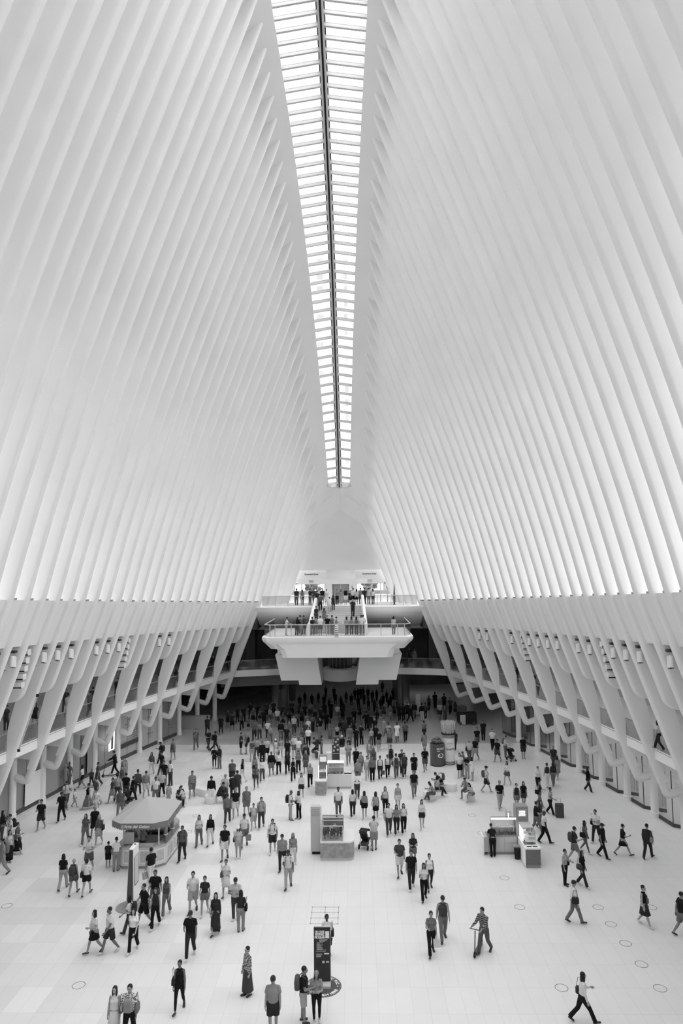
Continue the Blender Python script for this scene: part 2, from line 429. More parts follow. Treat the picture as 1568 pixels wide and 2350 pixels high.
# ------------------------------------------------------------------ floor
fl = empty('floor', (0, 0, 0), kind='structure')
def fbox(x0, x1, y0, y1, z0, z1, m, nm='floor_slab', par=None):
    return obj(nm, MB().b2(x0, x1, y0, y1, z0, z1), m, par or fl)
EX0, EX1, EY = -10.0, 6.0, 72.3
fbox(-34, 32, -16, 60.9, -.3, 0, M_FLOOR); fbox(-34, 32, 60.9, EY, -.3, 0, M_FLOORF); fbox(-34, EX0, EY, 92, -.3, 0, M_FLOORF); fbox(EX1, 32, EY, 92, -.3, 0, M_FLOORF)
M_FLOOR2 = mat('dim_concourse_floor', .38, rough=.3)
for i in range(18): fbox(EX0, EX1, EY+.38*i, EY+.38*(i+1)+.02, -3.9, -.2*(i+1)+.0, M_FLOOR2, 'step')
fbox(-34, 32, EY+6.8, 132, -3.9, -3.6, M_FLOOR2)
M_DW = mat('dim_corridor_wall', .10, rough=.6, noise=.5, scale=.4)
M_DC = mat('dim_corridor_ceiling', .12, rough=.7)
low = empty('wall_corridor', (0, 100, 0), kind='structure')
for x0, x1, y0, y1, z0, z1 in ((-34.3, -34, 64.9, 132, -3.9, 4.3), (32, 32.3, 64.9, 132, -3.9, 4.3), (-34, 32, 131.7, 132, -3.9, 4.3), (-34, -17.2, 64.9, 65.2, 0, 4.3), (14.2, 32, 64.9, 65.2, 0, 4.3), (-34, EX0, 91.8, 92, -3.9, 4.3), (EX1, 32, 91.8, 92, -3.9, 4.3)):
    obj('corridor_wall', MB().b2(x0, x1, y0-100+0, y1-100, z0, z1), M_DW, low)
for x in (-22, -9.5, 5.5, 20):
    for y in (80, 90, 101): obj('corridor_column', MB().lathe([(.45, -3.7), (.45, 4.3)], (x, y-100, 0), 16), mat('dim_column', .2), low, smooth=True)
# ceiling of the concourse beneath the galleries, curved edge towards the hall
arc = [(-12.4, 70.6), (-10.6, 71.0), (-8.6, 71.6), (-6.5, 72.1), (-4, 72.5), (-1.8, 72.7), (1.8, 72.7), (4, 72.5), (6.5, 72.1), (8.6, 71.6), (10.6, 71.0), (12.4, 70.6)]
arc = [(x+CX, y) for x, y in arc]
cl = empty('ceiling', (CX, 45, 0), kind='structure')
CO = Matrix.Translation((-CX, -45, 0))
def cobj(nm, mb, m, **kw): mb.xf(CO); return obj(nm, mb, m, cl, **kw)
mb = MB(); mb.rings([[(x, y, 4.27), (x, y, 4.9), (x, y+.35, 4.9), (x, y+.35, 4.27)] for x, y in arc]); cobj('gallery_fascia_end', mb, M_FASC)
mb = MB().prism([(x, y+.3) for x, y in arc]+[(34, 66), (34, 132), (-36, 132), (-36, 66)], 4.3, 4.85); cobj('concourse_ceiling', mb, M_DC)
mb = MB().rings([[(x, y+.2, 4.9), (x, y+.22, 4.9), (x, y+.22, 5.88), (x, y+.2, 5.88)] for x, y in arc]); cobj('balustrade_glass_end', mb, M_GLASS2)
cobj('handrail_end', MB().tube([(x, y+.21, 5.9) for x, y in arc], .025, 6), M_GREY)
# dim fascia with the shop name below the gallery
fz = empty('wall_far', (CX, 78, 0), kind='structure')
def zobj(nm, mb, m, **kw): mb.xf(Matrix.Translation((-CX, -78, 0))); return obj(nm, mb, m, fz, **kw)
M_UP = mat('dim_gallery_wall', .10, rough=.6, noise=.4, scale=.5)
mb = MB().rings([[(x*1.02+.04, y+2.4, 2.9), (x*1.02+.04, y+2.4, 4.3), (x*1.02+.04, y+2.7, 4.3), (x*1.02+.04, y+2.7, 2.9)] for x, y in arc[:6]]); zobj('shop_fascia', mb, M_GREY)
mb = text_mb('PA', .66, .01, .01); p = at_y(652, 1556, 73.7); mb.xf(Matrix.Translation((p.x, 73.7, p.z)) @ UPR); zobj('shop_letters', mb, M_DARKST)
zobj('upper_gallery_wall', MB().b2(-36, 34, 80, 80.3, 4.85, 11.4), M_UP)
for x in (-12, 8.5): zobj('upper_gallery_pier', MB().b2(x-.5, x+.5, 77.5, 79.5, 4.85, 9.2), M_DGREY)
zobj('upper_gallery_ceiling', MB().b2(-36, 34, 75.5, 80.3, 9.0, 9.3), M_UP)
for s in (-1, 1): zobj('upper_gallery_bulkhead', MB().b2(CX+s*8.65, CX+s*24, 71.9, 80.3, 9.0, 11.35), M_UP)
zobj('gallery_fascia_upper', MB().b2(-14, 10.5, 75.2, 75.5, 8.7, 9.4), M_LGREY)
# spine of the roof: two soffits and the skylight
def w_sky(Y):
    Y = sym(Y)
    w = 2.85-(Y-38)*.0455 if Y > 38 else 2.85+(38-Y)*.012
    if Y > YE-1.2: w = min(w, 1.2*math.sqrt(max(1-((Y-YE+1.2)/1.2)**2, 0)))
    return w
YE = 75.75
YS = [1.5]+[Y for Y in [Y0-DY*k for k in range(48, 1, -1)] if Y < YE-1.2]+[YE-1.2, YE-.9, YE-.6, YE-.35, YE-.18, YE-.07, YE-.01]
def z_sky(Y): return z_tip(Y)+(w_tip(Y)-w_sky(Y))*.70 if Y < YE-1.2 else z_sky(YE-1.21)-.33*(Y-YE+1.2)
for s in (-1, 1):
    r = []
    for Y in YS+[YE+.02, 76.4, 77.1]:
        ws = w_sky(Y); zs = z_sky(Y); wt = w_tip(Y); zt = z_tip(Y)
        if Y > YE-.02: ws = 0.0; zs = z_tip(Y)+.7*w_tip(Y)
        r.append([(CX+s*ws, Y, zs+.5), (CX+s*ws, Y, zs+.05), (CX+s*(ws+.05), Y, zs), (CX+s*wt, Y, zt), (CX+s*(wt+1.7), Y, zt-1.2), (CX+s*(wt+1.9), Y, zt+.3), (CX+s*(wt+1.0), Y, zt+1.2)])
    cobj('spine_soffit', MB().rings(r), M_RIB, auto=.5)
sky = empty('window_99', (CX, 40, 0), kind='structure')
def kobj(nm, mb, m, **kw): mb.xf(Matrix.Translation((-CX, -40, 0))); return obj(nm, mb, m, sky, **kw)
def zr(Y): return z_sky(Y)+.3+.15*w_sky(Y)
M_BAR = mat('skylight_bar_white', .58, rough=.4)
Y = YE-.75; nb = 0
while Y > 30:
    ws, z0, z1 = w_sky(Y)+.03, z_sky(Y)+.3, zr(Y); mb = MB(); t, h = .08, .21
    for s in (-1, 1):
        mb.rings([[(CX+s*x, Y-t, z-h), (CX+s*x, Y+t, z-h), (CX+s*x, Y+t, z), (CX+s*x, Y-t, z)] for x, z in ((ws, z0), (.12, z1))])
        mb.rings([[(CX+s*x, Y-t-.012, z), (CX+s*x, Y+t+.012, z), (CX+s*x, Y+t+.012, z+.04), (CX+s*x, Y-t-.012, z+.04)] for x, z in ((ws, z0), (.12, z1))])
    kobj('skylight_bar', mb, M_BAR); nb += 1; Y -= DY/2
ysk = [YE-.1]+[Y for Y in reversed(YS) if Y < YE-.7]
for s in (-1, 1):
    kobj('ridge_beam', MB().rings([[(CX+s*.07, Y, zr(Y)-.28), (CX+s*.2, Y, zr(Y)-.28), (CX+s*.2, Y, zr(Y)+.05), (CX+s*.07, Y, zr(Y)+.05)] for Y in ysk]), M_BAR)
    kobj('glass_sheet', MB().add([p for Y in ysk for p in ((CX+s*w_sky(Y), Y, z_sky(Y)+.35), (CX+s*.07, Y, zr(Y)+.05))], [(2*i, 2*i+1, 2*i+3, 2*i+2) for i in range(len(ysk)-1)]), glass('skylight_glass', .97, .03))
    kobj('edge_shade_strip', MB().rings([[(CX+s*.2, Y, zr(Y)-.02), (CX+s*.29, Y, zr(Y)-.02), (CX+s*.29, Y, zr(Y)+.06), (CX+s*.2, Y, zr(Y)+.06)] for Y in ysk]), M_DARKST)  # dark strip added to stand for shading along the ridge beam
kobj('ridge_slot', MB().rings([[(CX-.07, Y, zr(Y)-.2), (CX+.07, Y, zr(Y)-.2), (CX+.07, Y, zr(Y)+.06), (CX-.07, Y, zr(Y)+.06)] for Y in ysk]), M_BLACK)
ring = [(CX+1.16*math.cos(a), YE-1.2+1.16*math.sin(a)) for a in [PI*i/14 for i in range(15)]]
zk = z_sky(YE-.6)+.1
kobj('end_ring', MB().rings([[(x, y, zk-.15), (CX+(x-CX)*1.08, YE-1.2+(y-YE+1.2)*1.08, zk-.15), (CX+(x-CX)*1.08, YE-1.2+(y-YE+1.2)*1.08, zk+.4), (x, y, zk+.4)] for x, y in ring]), M_BAR, auto=.6)
kobj('end_glazing', MB().rings([[(x, y, zk+.1), (x, y, zk+.12)] for x, y in ring], closed=False), M_DARKST)
# apse between the last ribs, above the street doors
mb = MB(); rows = []; ZT_ = z_tip(77)+2.3
for i in range(13):
    t = i/12; z = ZT_-(ZT_-15.1)*t; hw = xn(77, z)+.35; row = []
    bul = 2.4*math.sin(PI*min(t*1.05, 1))*(1-.25*t)
    for j in range(17):
        a = -1+2*j/16; yy = 77.1+bul*(1-abs(a)**2.6)+.9*t
        row.append((CX+hw*a, yy, z))
    rows.append(row)
mb.rings(rows, closed=False); cobj('apse_shell', mb, M_RIB, smooth=True)
mb = MB()                                       # closing walls behind the last ribs
for s in (-1, 1): mb.rings([[(CX+s*(xn(77, z)+.2), 77.3, z), (CX+s*(xn(77, z)+9), 77.3, z), (CX+s*(xn(77, z)+9), 77.6, z), (CX+s*(xn(77, z)+.2), 77.6, z)] for z in (11.45, 13, 15, 17, 19, 21, 23)])
cobj('end_closure', mb, M_RIB)
# street-level door wall
dw = empty('wall_end', (CX, 78.3, 11.45), kind='structure')
def dobj(nm, mb, m, par=None, **kw):
    mb.xf(Matrix.Translation((-CX, -78.3, -11.45))); return obj(nm, mb, m, par or dw, **kw)
hwall = lambda z: 4.5+(15.1-z)*.42
mb = MB().prism([(CX-6.2, 13.75), (CX+6.2, 13.75), (CX+4.6, 15.2), (CX-4.6, 15.2)], 78.1, 78.5, 'y'); dobj('lintel', mb, M_WALL)
dobj('canopy_band', MB().b2(CX-4.9, CX+4.9, 77.9, 78.2, 13.55, 14.15), M_WALL)
dobj('lift_tower', MB().lathe([(2.05, 11.45-11.45), (2.05, 15.1-11.45)], (CX, 79.3, 11.45), 40), M_WHITE, smooth=True)
for s in (-1, 1):
    dobj('pier', MB().b2(CX+s*1.35-.42, CX+s*1.35+.42, 77.1, 77.5, 11.45, 13.9), M_WHITE)
    dobj('slanted_jamb', MB().prism([(CX+s*5.0, 13.8), (CX+s*5.15, 13.8), (CX+s*6.25, 11.45), (CX+s*6.1, 11.45)], 77.9, 78.3, 'y'), M_WHITE)
    dobj('slanted_panel', MB().prism([(CX+s*5.15, 13.8), (CX+s*8.2, 13.8), (CX+s*8.2, 11.45), (CX+s*6.25, 11.45)], 78.2, 78.4, 'y'), M_WALL)
dobj('lift_head', MB().b2(CX-1.8, CX+1.8, 77.0, 77.6, 13.55, 14.1), M_WHITE)
lettering('street_sign', 'Greenwich Street', .22, M_DARKST, dw, (-3.35, -.22, 3.2), bold=.006)
lettering('street_sign', 'Greenwich Street', .22, M_DARKST, dw, (3.25, -.22, 3.2), bold=.006)
for x in (-3.35, 3.3):
    f = dobj('exit_frame', MB().b2(CX+x-.26, CX+x+.26, 77.84, 77.9, 13.66, 13.98), M_GREY)
    obj('exit_face', MB().b2(x-.22, x+.22, -.49, -.46, 2.25, 2.49), M_WALL, dw)
    lettering('exit_letters', 'EXIT', .17, M_DARKST, dw, (x, -.5, 2.37), bold=.005)
# doors: lift doors in the middle, glazed street doors either side
d1 = empty('door_1', (CX, 77.2, 11.45), kind='structure')
obj('door_frame', MB().b2(-.98, .98, .1, .2, 0, 2.3), M_DGREY, d1)
for s in (-1, 1): obj('door_leaf', MB().b2(s*.02, s*.85, .04, .1, 0, 2.1), M_GREY, d1)
obj('door_header', MB().b2(-.95, .95, .0, .1, 2.12, 2.25), M_LGREY, d1)
lettering('number_plate', '0', .34, M_DARKST, d1, (1.28, -.14, 1.75))
obj('notice_plate', MB().b2(1.1, 1.46, -.14, -.11, 1.05, 1.38), M_DGREY, d1)
for di, s in ((2, -1), (3, 1)):
    dd = empty('door_%d' % di, (CX+s*3.4, 78.3, 11.45), kind='structure')
    xs = [s*1.75, s*2.65, s*3.55, s*4.5, s*5.3]
    for i, x in enumerate(xs):
        obj('door_post', MB().b2(x-s*3.4-.05, x-s*3.4+.05, -.05, .05, 0, 2.12), M_LGREY, dd)
    obj('door_rail', MB().b2(-1.75 if s > 0 else -1.9, 1.9 if s > 0 else 1.75, -.05, .05, 2.08, 2.2), M_DGREY, dd)
    obj('door_glass', MB().b2(-1.7 if s > 0 else -2.5, 2.5 if s > 0 else 1.7, -.01, .01, 0, 2.1), M_GLASS, dd)
# ------------------------------------------------------------------ upper balcony, stairs, lower landing
ub = thing('upper_balcony', 'white upper balcony at the far end in front of the street doors', 'balcony', (CX, 74, 11.45))
r = []
for x in (-8.6, -8.0, 8.0, 8.6):
    r.append([(x, 81-74, -.25), (x, 81-74, 0), (x, -3.4, 0), (x, -3.5, -.12), (x, -3.42, -.45), (x, -3.2, -.72), (x, -2.4, -1.25), (x, -1.0, -1.95), (x, 1.2, -2.45), (x, 2.5, -2.45), (x, 2.5, -.4)])
obj('slab', MB().rings(r), M_WALL, ub, auto=.6)
for s in (-1, 1):
    gl = obj('glass_balustrade', MB().b2(s*2.75, s*7.9, -3.32, -3.3, 0, .98), M_GLASS2, ub)
    obj('handrail', MB().b2(s*2.75, s*7.9, -3.35, -3.27, .98, 1.04), M_LGREY, ub)
    for x in (3.9, 5.3, 6.6, 7.9): obj('post', MB().b2(s*x-.03, s*x+.03, -3.34, -3.28, 0, 1.0), M_LGREY, ub)
st = thing('staircase', 'white staircase rising from the lower landing to the upper balcony', 'stairs', (CX, 67, 9.22))
for i in range(14):
    obj('step', MB().b2(-2.6, 2.6, -3.0+.47*i, 4, .0, .159*(i+1)), mat('pale_step', .66 if i % 1 == 0 else .6), st)
    obj('step_shadow_line', MB().b2(-2.5, 2.5, -3.012+.47*i, -3.0+.47*i, .159*(i+1)-.03, .159*(i+1)-.005), M_GREY, st)
for s in (-1, 1):
    a = s*2.58; b = s*2.36; mb = MB(); r = []
    for y, z0, z1, x in ((-5.55, .0, 1.08, a), (-3.0, .0, 1.12, a), (3.5, 2.0, 3.34, b), (3.75, 2.0, 3.2, b)):
        r.append([(x-.14, y, z0), (x+.14, y, z0), (x+.14, y, z1-.06), (x+.07, y, z1), (x-.07, y, z1), (x-.14, y, z1-.06)])
    obj('side_wall', mb.rings(r), M_WHITE, st)
lp = thing('landing_platform', 'white projecting landing with glass balustrade in front of the staircase', 'balcony', (CX, 65, 9.22))
def outl(hx, y0, ch, y1): return [(-hx, y1), (-hx, y0+ch), (-hx+.5, y0), (hx-.5, y0), (hx, y0+ch), (hx, y1)]
levels = [(6.72, -3.6, 0.0), (6.8, -3.66, -.08), (6.8, -3.66, -.3), (6.68, -3.6, -.5), (6.5, -3.5, -.66)]
obj('deck', MB().rings([[(x, y, z) for x, y in outl(hx, y0, .7, 5.5)] for hx, y0, z in levels]), M_WALL, lp, auto=.6)
obj('lower_tier', MB().rings([[(x, y, z) for x, y in outl(hx, y0, .3, 5.6)] for hx, y0, z in ((6.5, -3.4, -.6), (6.0, -3.1, -1.15), (5.7, -1.2, -1.25), (5.6, -.8, -1.9))]), M_WALL, lp)
obj('front_apron', MB().rings([[(x, y, z) for x, y in outl(hx, y0, .3, 5.0)] for hx, y0, z in ((5.9, -3.48, -.6), (5.15, -3.44, -1.2), (4.9, -3.4, -1.9))]), M_WALL, lp)
for s in (-1, 1):
    pl = [(2.0, -2.2), (5.95, -2.0), (5.4, -4.4), (3.75, -4.4), (3.7, -4.82), (1.6, -4.82)]
    pb = [(2.0, -2.2), (5.95, -2.0), (5.4, -4.4), (3.75, -4.4), (3.7, -4.82), (1.6, -4.82)]
    obj('hanging_pier', MB().rings([[(s*x, y, z) for x, z in p] for y, p in ((0, pl), (5.8, pb))]), M_WALL, lp)
hx = 6.55
pts = [(-hx, 4.5), (-hx, -2.95), (-hx+.45, -3.5), (hx-.45, -3.5), (hx, -2.95), (hx, 4.5)]
mb = MB().rings([[(x-.01, y, .0), (x+.01, y, .0), (x+.01, y, 1.0), (x-.01, y, 1.0)] for x, y in pts[:2]]); obj('glass_balustrade', mb, M_GLASS2, lp)
mb = MB().rings([[(x-.01, y, .0), (x+.01, y, .0), (x+.01, y, 1.0), (x-.01, y, 1.0)] for x, y in pts[4:]]); obj('glass_balustrade', mb, M_GLASS2, lp)
mb = MB().rings([[(x, y-.01, .0), (x, y+.01, .0), (x, y+.01, 1.0), (x, y-.01, 1.0)] for x, y in pts[1:5]]); obj('glass_balustrade', mb, M_GLASS2, lp)
obj('handrail', MB().tube([(x, y, 1.03) for x, y in pts], .04, 8), M_LGREY, lp)
for x in (-6.0, -5.55, -4.1, -2.6, -.95, .7, 2.25, 3.9, 5.4, 6.0):
    obj('post', MB().b2(x-.035, x+.035, -3.53, -3.47, 0, 1.03), M_LGREY, lp)
# lift shaft between the piers
lf = thing('lift_shaft', 'round glazed lift shaft with white curved collar under the landing', 'lift', (CX, 72.2, 3.8))
obj('glass_drum', MB().lathe([(1.15, 1.1), (1.15, 5.2)], (0, 0, 0), 28), M_SHOP, lf, smooth=True)
for i in range(9):
    a = PI+PI*(i+.5)/9; obj('mullion', MB().tube([(1.17*math.cos(a), 1.17*math.sin(a), 1.1), (1.17*math.cos(a), 1.17*math.sin(a), 5.2)], .035, 6), M_GREY, lf)
obj('collar', MB().lathe([(1.75, .0), (1.8, .1), (1.8, 1.15), (1.7, 1.25), (1.2, 1.25)], (0, 0, 0), 40), M_FASC, lf, auto=.5)
# hall end behind the viewpoint, and outer enclosure
bk = empty('wall_back', (CX, 1, 0), kind='structure')
obj('back_wall', MB().b2(-24, 24, -2.9, -2.6, 0, 52), M_WALL, bk)
# street surface outside, and the towers seen through the skylight
sb = thing('street_building', 'grey street front seen through the glass doors at the far end', 'building', (CX, 106, 11.4))
obj('facade', MB().b2(-30, 30, 0, 8, 0, 16), mat('street_front', .22, noise=.5, scale=.5), sb)
for x in range(-28, 29, 3): obj('shop_window', MB().b2(x-.9, x+.9, -.1, 0, .6, 3.4), mat('lit_shop_window', .8, emit=.5), sb)
gp = obj('floor_street', MB().b2(-300, 300, 81, 500, 11.0, 11.4), M_LGREY); gp['kind'] = 'structure'
for s in (-1, 1):
    g2 = obj('floor_street', MB().b2(s*29, s*300, -100, 81, 11.0, 11.4), M_LGREY); g2['kind'] = 'structure'
def tower_mat(name, v, sx_, sz_):
    m = mat(name, v, rough=.5); n = m.node_tree.nodes; l = m.node_tree.links; b = n['Principled BSDF']
    t = n.new('ShaderNodeTexCoord'); mp = n.new('ShaderNodeMapping'); mp.inputs['Rotation'].default_value = (PI/2, 0, 0)
    l.new(t.outputs['Object'], mp.inputs[0])
    br = n.new('ShaderNodeTexBrick'); br.offset = 0; br.inputs['Color1'].default_value = (.30,)*3+(1,); br.inputs['Color2'].default_value = (.38,)*3+(1,)
    br.inputs['Mortar'].default_value = (v, v, v, 1); br.inputs['Scale'].default_value = 1; br.inputs['Mortar Size'].default_value = .9
    br.inputs['Brick Width'].default_value = sx_; br.inputs['Row Height'].default_value = sz_
    l.new(mp.outputs[0], br.inputs['Vector']); l.new(br.outputs['Color'], b.inputs['Base Color'])
    return m
M_TW = tower_mat('tower_facade', .80, 3.4, 3.6)
for i, (x0, x1, y, h, lab) in enumerate(((703, 799, 165, 82, 'pale tower with a window grid seen through the middle of the skylight'), (800, 832, 190, 80, 'plain pale tower edge seen at the right of the skylight'))):
    a = at_y(x0, 800, y).x; b = at_y(x1, 800, y).x
    t = thing('office_tower', lab, 'building', ((a+b)/2, y, 11.2))
    obj('facade', MB().b2(-(b-a)/2, (b-a)/2, 0, 22, 0, h), M_TW if i == 0 else mat('plain_tower', .85), t)
    obj('roof_block', MB().b2(-(b-a)/5, (b-a)/5, 3, 12, h, h+3), mat('plain_tower', .85), t)
for i, (x, w_, h_) in enumerate(((-8.2, 2.6, 5), (-4.2, 2.2, 4), (3.2, 2.3, 5), (7.6, 2.8, 4.2))):
    t = thing('street_tree', ['dark street tree seen through the left glass doors', 'narrow street tree seen beside the left doors post', 'street tree seen through the right glass doors', 'pale street tree at the right end of the doors'][i], 'tree', (CX+x, 92+i, 11.4))
    obj('trunk', MB().tube([(0, 0, 0), (0.1, 0, 2.2)], .12, 8), M_DARKST, t)
    c = MB(); rnd = random.Random(i)
    for k in range(26): c.ell((rnd.uniform(-w_/2, w_/2), rnd.uniform(-1, 1), rnd.uniform(1.2, h_)), (.45, .4, .32), 6, 4)
    obj('crown', c, mat('dark_leaves', .08, noise=.5, scale=3), t)

# unseen glowing panels added to brighten the right-hand shops and both galleries
for s in (-1, 1):
    for i in range(3, 17):
        Y = (YF[i]+YF[i+1])/2
        root = wall[s]
        if s > 0: sobj('shop_fill_panel', MB().b2(CX+s*(w_el(Y)+3.4), CX+s*(w_el(Y)+4.6), Y-.5, Y+.5, 4.28, 4.33), M_LAMP2, s)
        sobj('gallery_fill_panel', MB().b2(CX+s*(w_el(Y)+2.0), CX+s*(w_el(Y)+2.3), Y-.5, Y+.5, 9.17, 9.22), M_LAMP, s)
# clusters of white spotlights hanging in the bays under the infill panels
def spot_cluster(s, k, kindn):
    Y = Y0-DY*k-DY/2; z = z_not(Y)-2.6; x = CX+s*(xn(Y, z)+.62)
    return x, Y, z
M_SPOTW = mat('spotlight_white', .8, rough=.4)
def make_cluster():
    t = empty('spotlight_cluster', (0,0,0))
    obj('mounting_bar', MB().b2(-.36, .36, -.1, .1, -.16, -.06), M_DARKST, t)
    obj('hanger', MB().b2(-.03, .03, -.03, .03, -.06, .2), M_DARKST, t)
    for i, (x, y) in enumerate(((-.22, -.06), (.2, -.04))):
        for j in range(2):
            c = obj('lamp_can', MB().lathe([(.05, 0), (.095, .03), (.095, .42), (.06, .46)], (x, y+j*.16, -.72-j*.04-.1*i), 12), M_SPOTW, t, auto=.7)
            obj('lens', MB().lathe([(.075, -.012), (.075, .004)], (x, y+j*.16, -.72-j*.04-.1*i), 12), M_DARKST, c)
    return t
def make_array():
    t = empty('louvre_speaker', (0,0,0))
    for i in range(5):
        z = -.2-.34*i
        obj('cabinet', MB().box((.06*i, 0, z), (.5, .3, .24)), M_SPOTW, t); obj('slot', MB().box((.06*i, -.16, z-.1), (.5, .03, .05)), M_BLACK, t)
    return t
def copy_tree(o, parent=None, name=None):
    c = o.copy(); COL.objects.link(c); c.parent = parent
    for ch in o.children: copy_tree(ch, c)
    return c
proto = {'c': make_cluster(), 'a': make_array()}; first = {'c': True, 'a': True}
SPOTS = {-1: 'c c c a c c c . c c c a . . c c'.split(), 1: 'c c . . c a c c c c . c c a c c c . c'.split()}
SK = {-1: 29, 1: 10}
side = {-1: 'left', 1: 'right'}
for s in (-1, 1):
    seq = SPOTS[s] if s > 0 else SPOTS[s]
    for i, ch in enumerate(seq):
        if ch == '.': continue
        k = 10+i if s > 0 else 28-i
        x, Y, z = spot_cluster(s, k, ch)
        o = proto[ch] if first[ch] else copy_tree(proto[ch]); first[ch] = False
        o.location = (x, Y, z+.05); o.scale = (s*1.3, 1.3, 1.3)
        if ch == 'c': tag(o, 'white spotlight cluster hanging between the ribs of the %s wall' % side[s], 'spotlight', 'spotlight clusters under the %s wall panels' % side[s])
        else: tag(o, ('white stacked louvre speaker %s between the ribs of the %s wall' % ('nearer the viewer' if (Y < 45) else 'farther away', side[s])), 'speaker')
# slender pole leaning along a left rib
a = at_y(86, 1596, 38.2); b = at_y(43, 1722, 38.2)
t = thing('lighting_rod', 'thin grey rod with black ends leaning along a rib of the left wall', 'rod', (a.x, 38.2, b.z))
a = at_y(86, 1596, 38.2)-t.location; b = at_y(43, 1722, 38.2)-t.location
obj('rod', MB().tube([a, b], .045, 8), M_LGREY, t)
for q in (a, b): obj('end_bracket', MB().box(q, (.12, .12, .14)), M_BLACK, t)

for x, y in ((8, 84), (14, 92), (3, 98), (10, 104), (-4, 108), (4, 116), (12, 120), (-12, 100)):  # unseen glowing ceiling panels, added to lift the dark lower concourse
    obj('concourse_fill_panel', MB().b2(x-.6, x+.6, y-100-.6, y-100+.6, 4.2, 4.28), M_LAMP, low)
for x, y in ((-14, 78), (-12.6, 77), (-9, 79), (-7.4, 79), (-6.2, 78.5), (-3, 80), (1.5, 79), (3, 79)):
    obj('spot_bulb', MB().ell((x, y-100, 3.6), (.06, .06, .06), 8, 6), M_LAMP, low)
# ------------------------------------------------------------------ kiosks, signs, seats
M_K = mat('kiosk_pale', .70, rough=.45); M_KT = mat('kiosk_top', .52, rough=.4, noise=.1, scale=6)
M_WOOD = mat('grey_wood_veneer', .33, rough=.5, noise=.22, scale=5); M_CANV = mat('canopy_canvas', .44, rough=.8); M_VAL = mat('valance_canvas', .20, rough=.8)
def ringpoly(c, pts, z0, z1, m, name, par, k=1.0, **kw):
    mb = MB().prism([(c[0]+(x-c[0])*k, c[1]+(y-c[1])*k) for x, y in pts], z0, z1); return obj(name, mb, m, par, **kw)
# gelato stand
gx, gy = -11.1, 37.7
G = thing('gelato_kiosk', 'octagonal gelato stand under a grey scalloped canopy', 'kiosk', (gx, gy, 0))
oc = [(-1.05, -1.75), (.6, -1.75), (1.12, -1.3), (1.2, 1.0), (.7, 1.75), (-.9, 1.75), (-1.35, 1.2), (-1.35, -1.4)]
def frame_ring(pts, ki, z0, z1):
    n = len(pts); mb = MB(); r = []
    inn = [(x*ki, y*ki) for x, y in pts]
    for i in range(n+1):
        (x, y), (u, v) = pts[i % n], inn[i % n]; r.append([(x, y, z0), (x, y, z1), (u, v, z1), (u, v, z0)])
    mb.rings(r, caps=False); return mb
obj('plinth', frame_ring([(x*.97, y*.97) for x, y in oc], .74, 0, .14), M_GREY, G)
obj('counter_body', frame_ring(oc, .72, .14, 1.02), M_K, G)
obj('worktop', frame_ring([(x*1.03, y*1.03) for x, y in oc], .68, 1.02, 1.08), M_KT, G)
for i in range(8):
    a, b = Vector(oc[i]+(0,)), Vector(oc[(i+1) % 8]+(0,)); d = b-a; L = d.length; n = max(int(L/.55), 1); u = d/L; nn = Vector((u.y, -u.x, 0))
    for j in range(n):
        c = a+d*((j+.5)/n)+nn*.012; ang = math.atan2(u.y, u.x); wd = L/n-.16
        fr = obj('panel_frame', MB().box((c.x, c.y, .6), (wd, .02, .68), ang), M_WHITE, G)
        obj('panel_inset', MB().box((c.x+nn.x*.012, c.y+nn.y*.012, .6), (wd-.12, .012, .54), ang), M_KT, fr)
co = [(-1.45, -2.05), (-.9, -2.5), (.75, -2.5), (1.4, -2.05), (1.38, .85), (.75, 1.2), (-.7, 1.2), (-1.45, .7)]
ap = (-.05, -.9, 3.3); mb = MB(); cs = []
for i in range(8):
    a, b = co[i], co[(i+1) % 8]
    cs += [(a[0], a[1]), ((a[0]+b[0])/2, (a[1]+b[1])/2)]
mb.add([ap]+[(x, y, 2.5) for x, y in cs], [(0, i+1, (i+1) % 16+1) for i in range(16)]); cn = obj('canopy', mb, M_CANV, G)
v = MB()
for i in range(8):
    a, b = Vector(co[i]), Vector(co[(i+1) % 8]); n = max(int((b-a).length/.14), 2)
    for j in range(n):
        p, q = a+(b-a)*j/n, a+(b-a)*(j+1)/n; m_ = (p+q)/2
        v.add([(p.x, p.y, 2.5), (q.x, q.y, 2.5), (q.x, q.y, 2.24), (m_.x, m_.y, 2.16), (p.x, p.y, 2.24)], [(0, 1, 2, 3, 4)])
vo = obj('valance', v, M_VAL, cn)
so = vo.modifiers.new('thickness', 'SOLIDIFY'); so.thickness = .012
lettering('shop_letters', "L'Arte del Gelato", .20, M_WHITE, cn, (-.12, -2.53, 2.35), shear=.3, bold=.004)
for x, y in ((-1.1, -1.35), (.75, -1.4), (.95, .6), (-1.2, .6)): obj('canopy_pole', MB().tube([(x, y, 1.05), (x, y, 2.5)], .035, 8), M_WHITE, G)
obj('back_counter', MB().box((.1, .55, .5), (1.5, .5, .95)), M_LGREY, G); obj('back_shelf', MB().box((.1, .4, 1.02), (1.5, .3, .16)), M_BLACK, G)
obj('sneeze_guard', frame_ring([(x*1.0, y*1.0) for x, y in oc[2:5]+[(.6, 1.7), (.95, -1.2)]], .99, 1.08, 1.45), M_GLASS2, G)
rnd = random.Random(4); mb = MB()
for i in range(46): mb.box((rnd.uniform(-1.25, -.7), rnd.uniform(-.9, 1.3), rnd.uniform(1.12, 1.5)), (rnd.uniform(.05, .16),)*3, rnd.uniform(0, 1))
tag(obj('gelato_toppings', mb, mat('mottled_display', .25, noise=.9, scale=9)), 'mottled heap of cone and topping packs on the left of the gelato counter', 'food display').location = (gx, gy, 0)
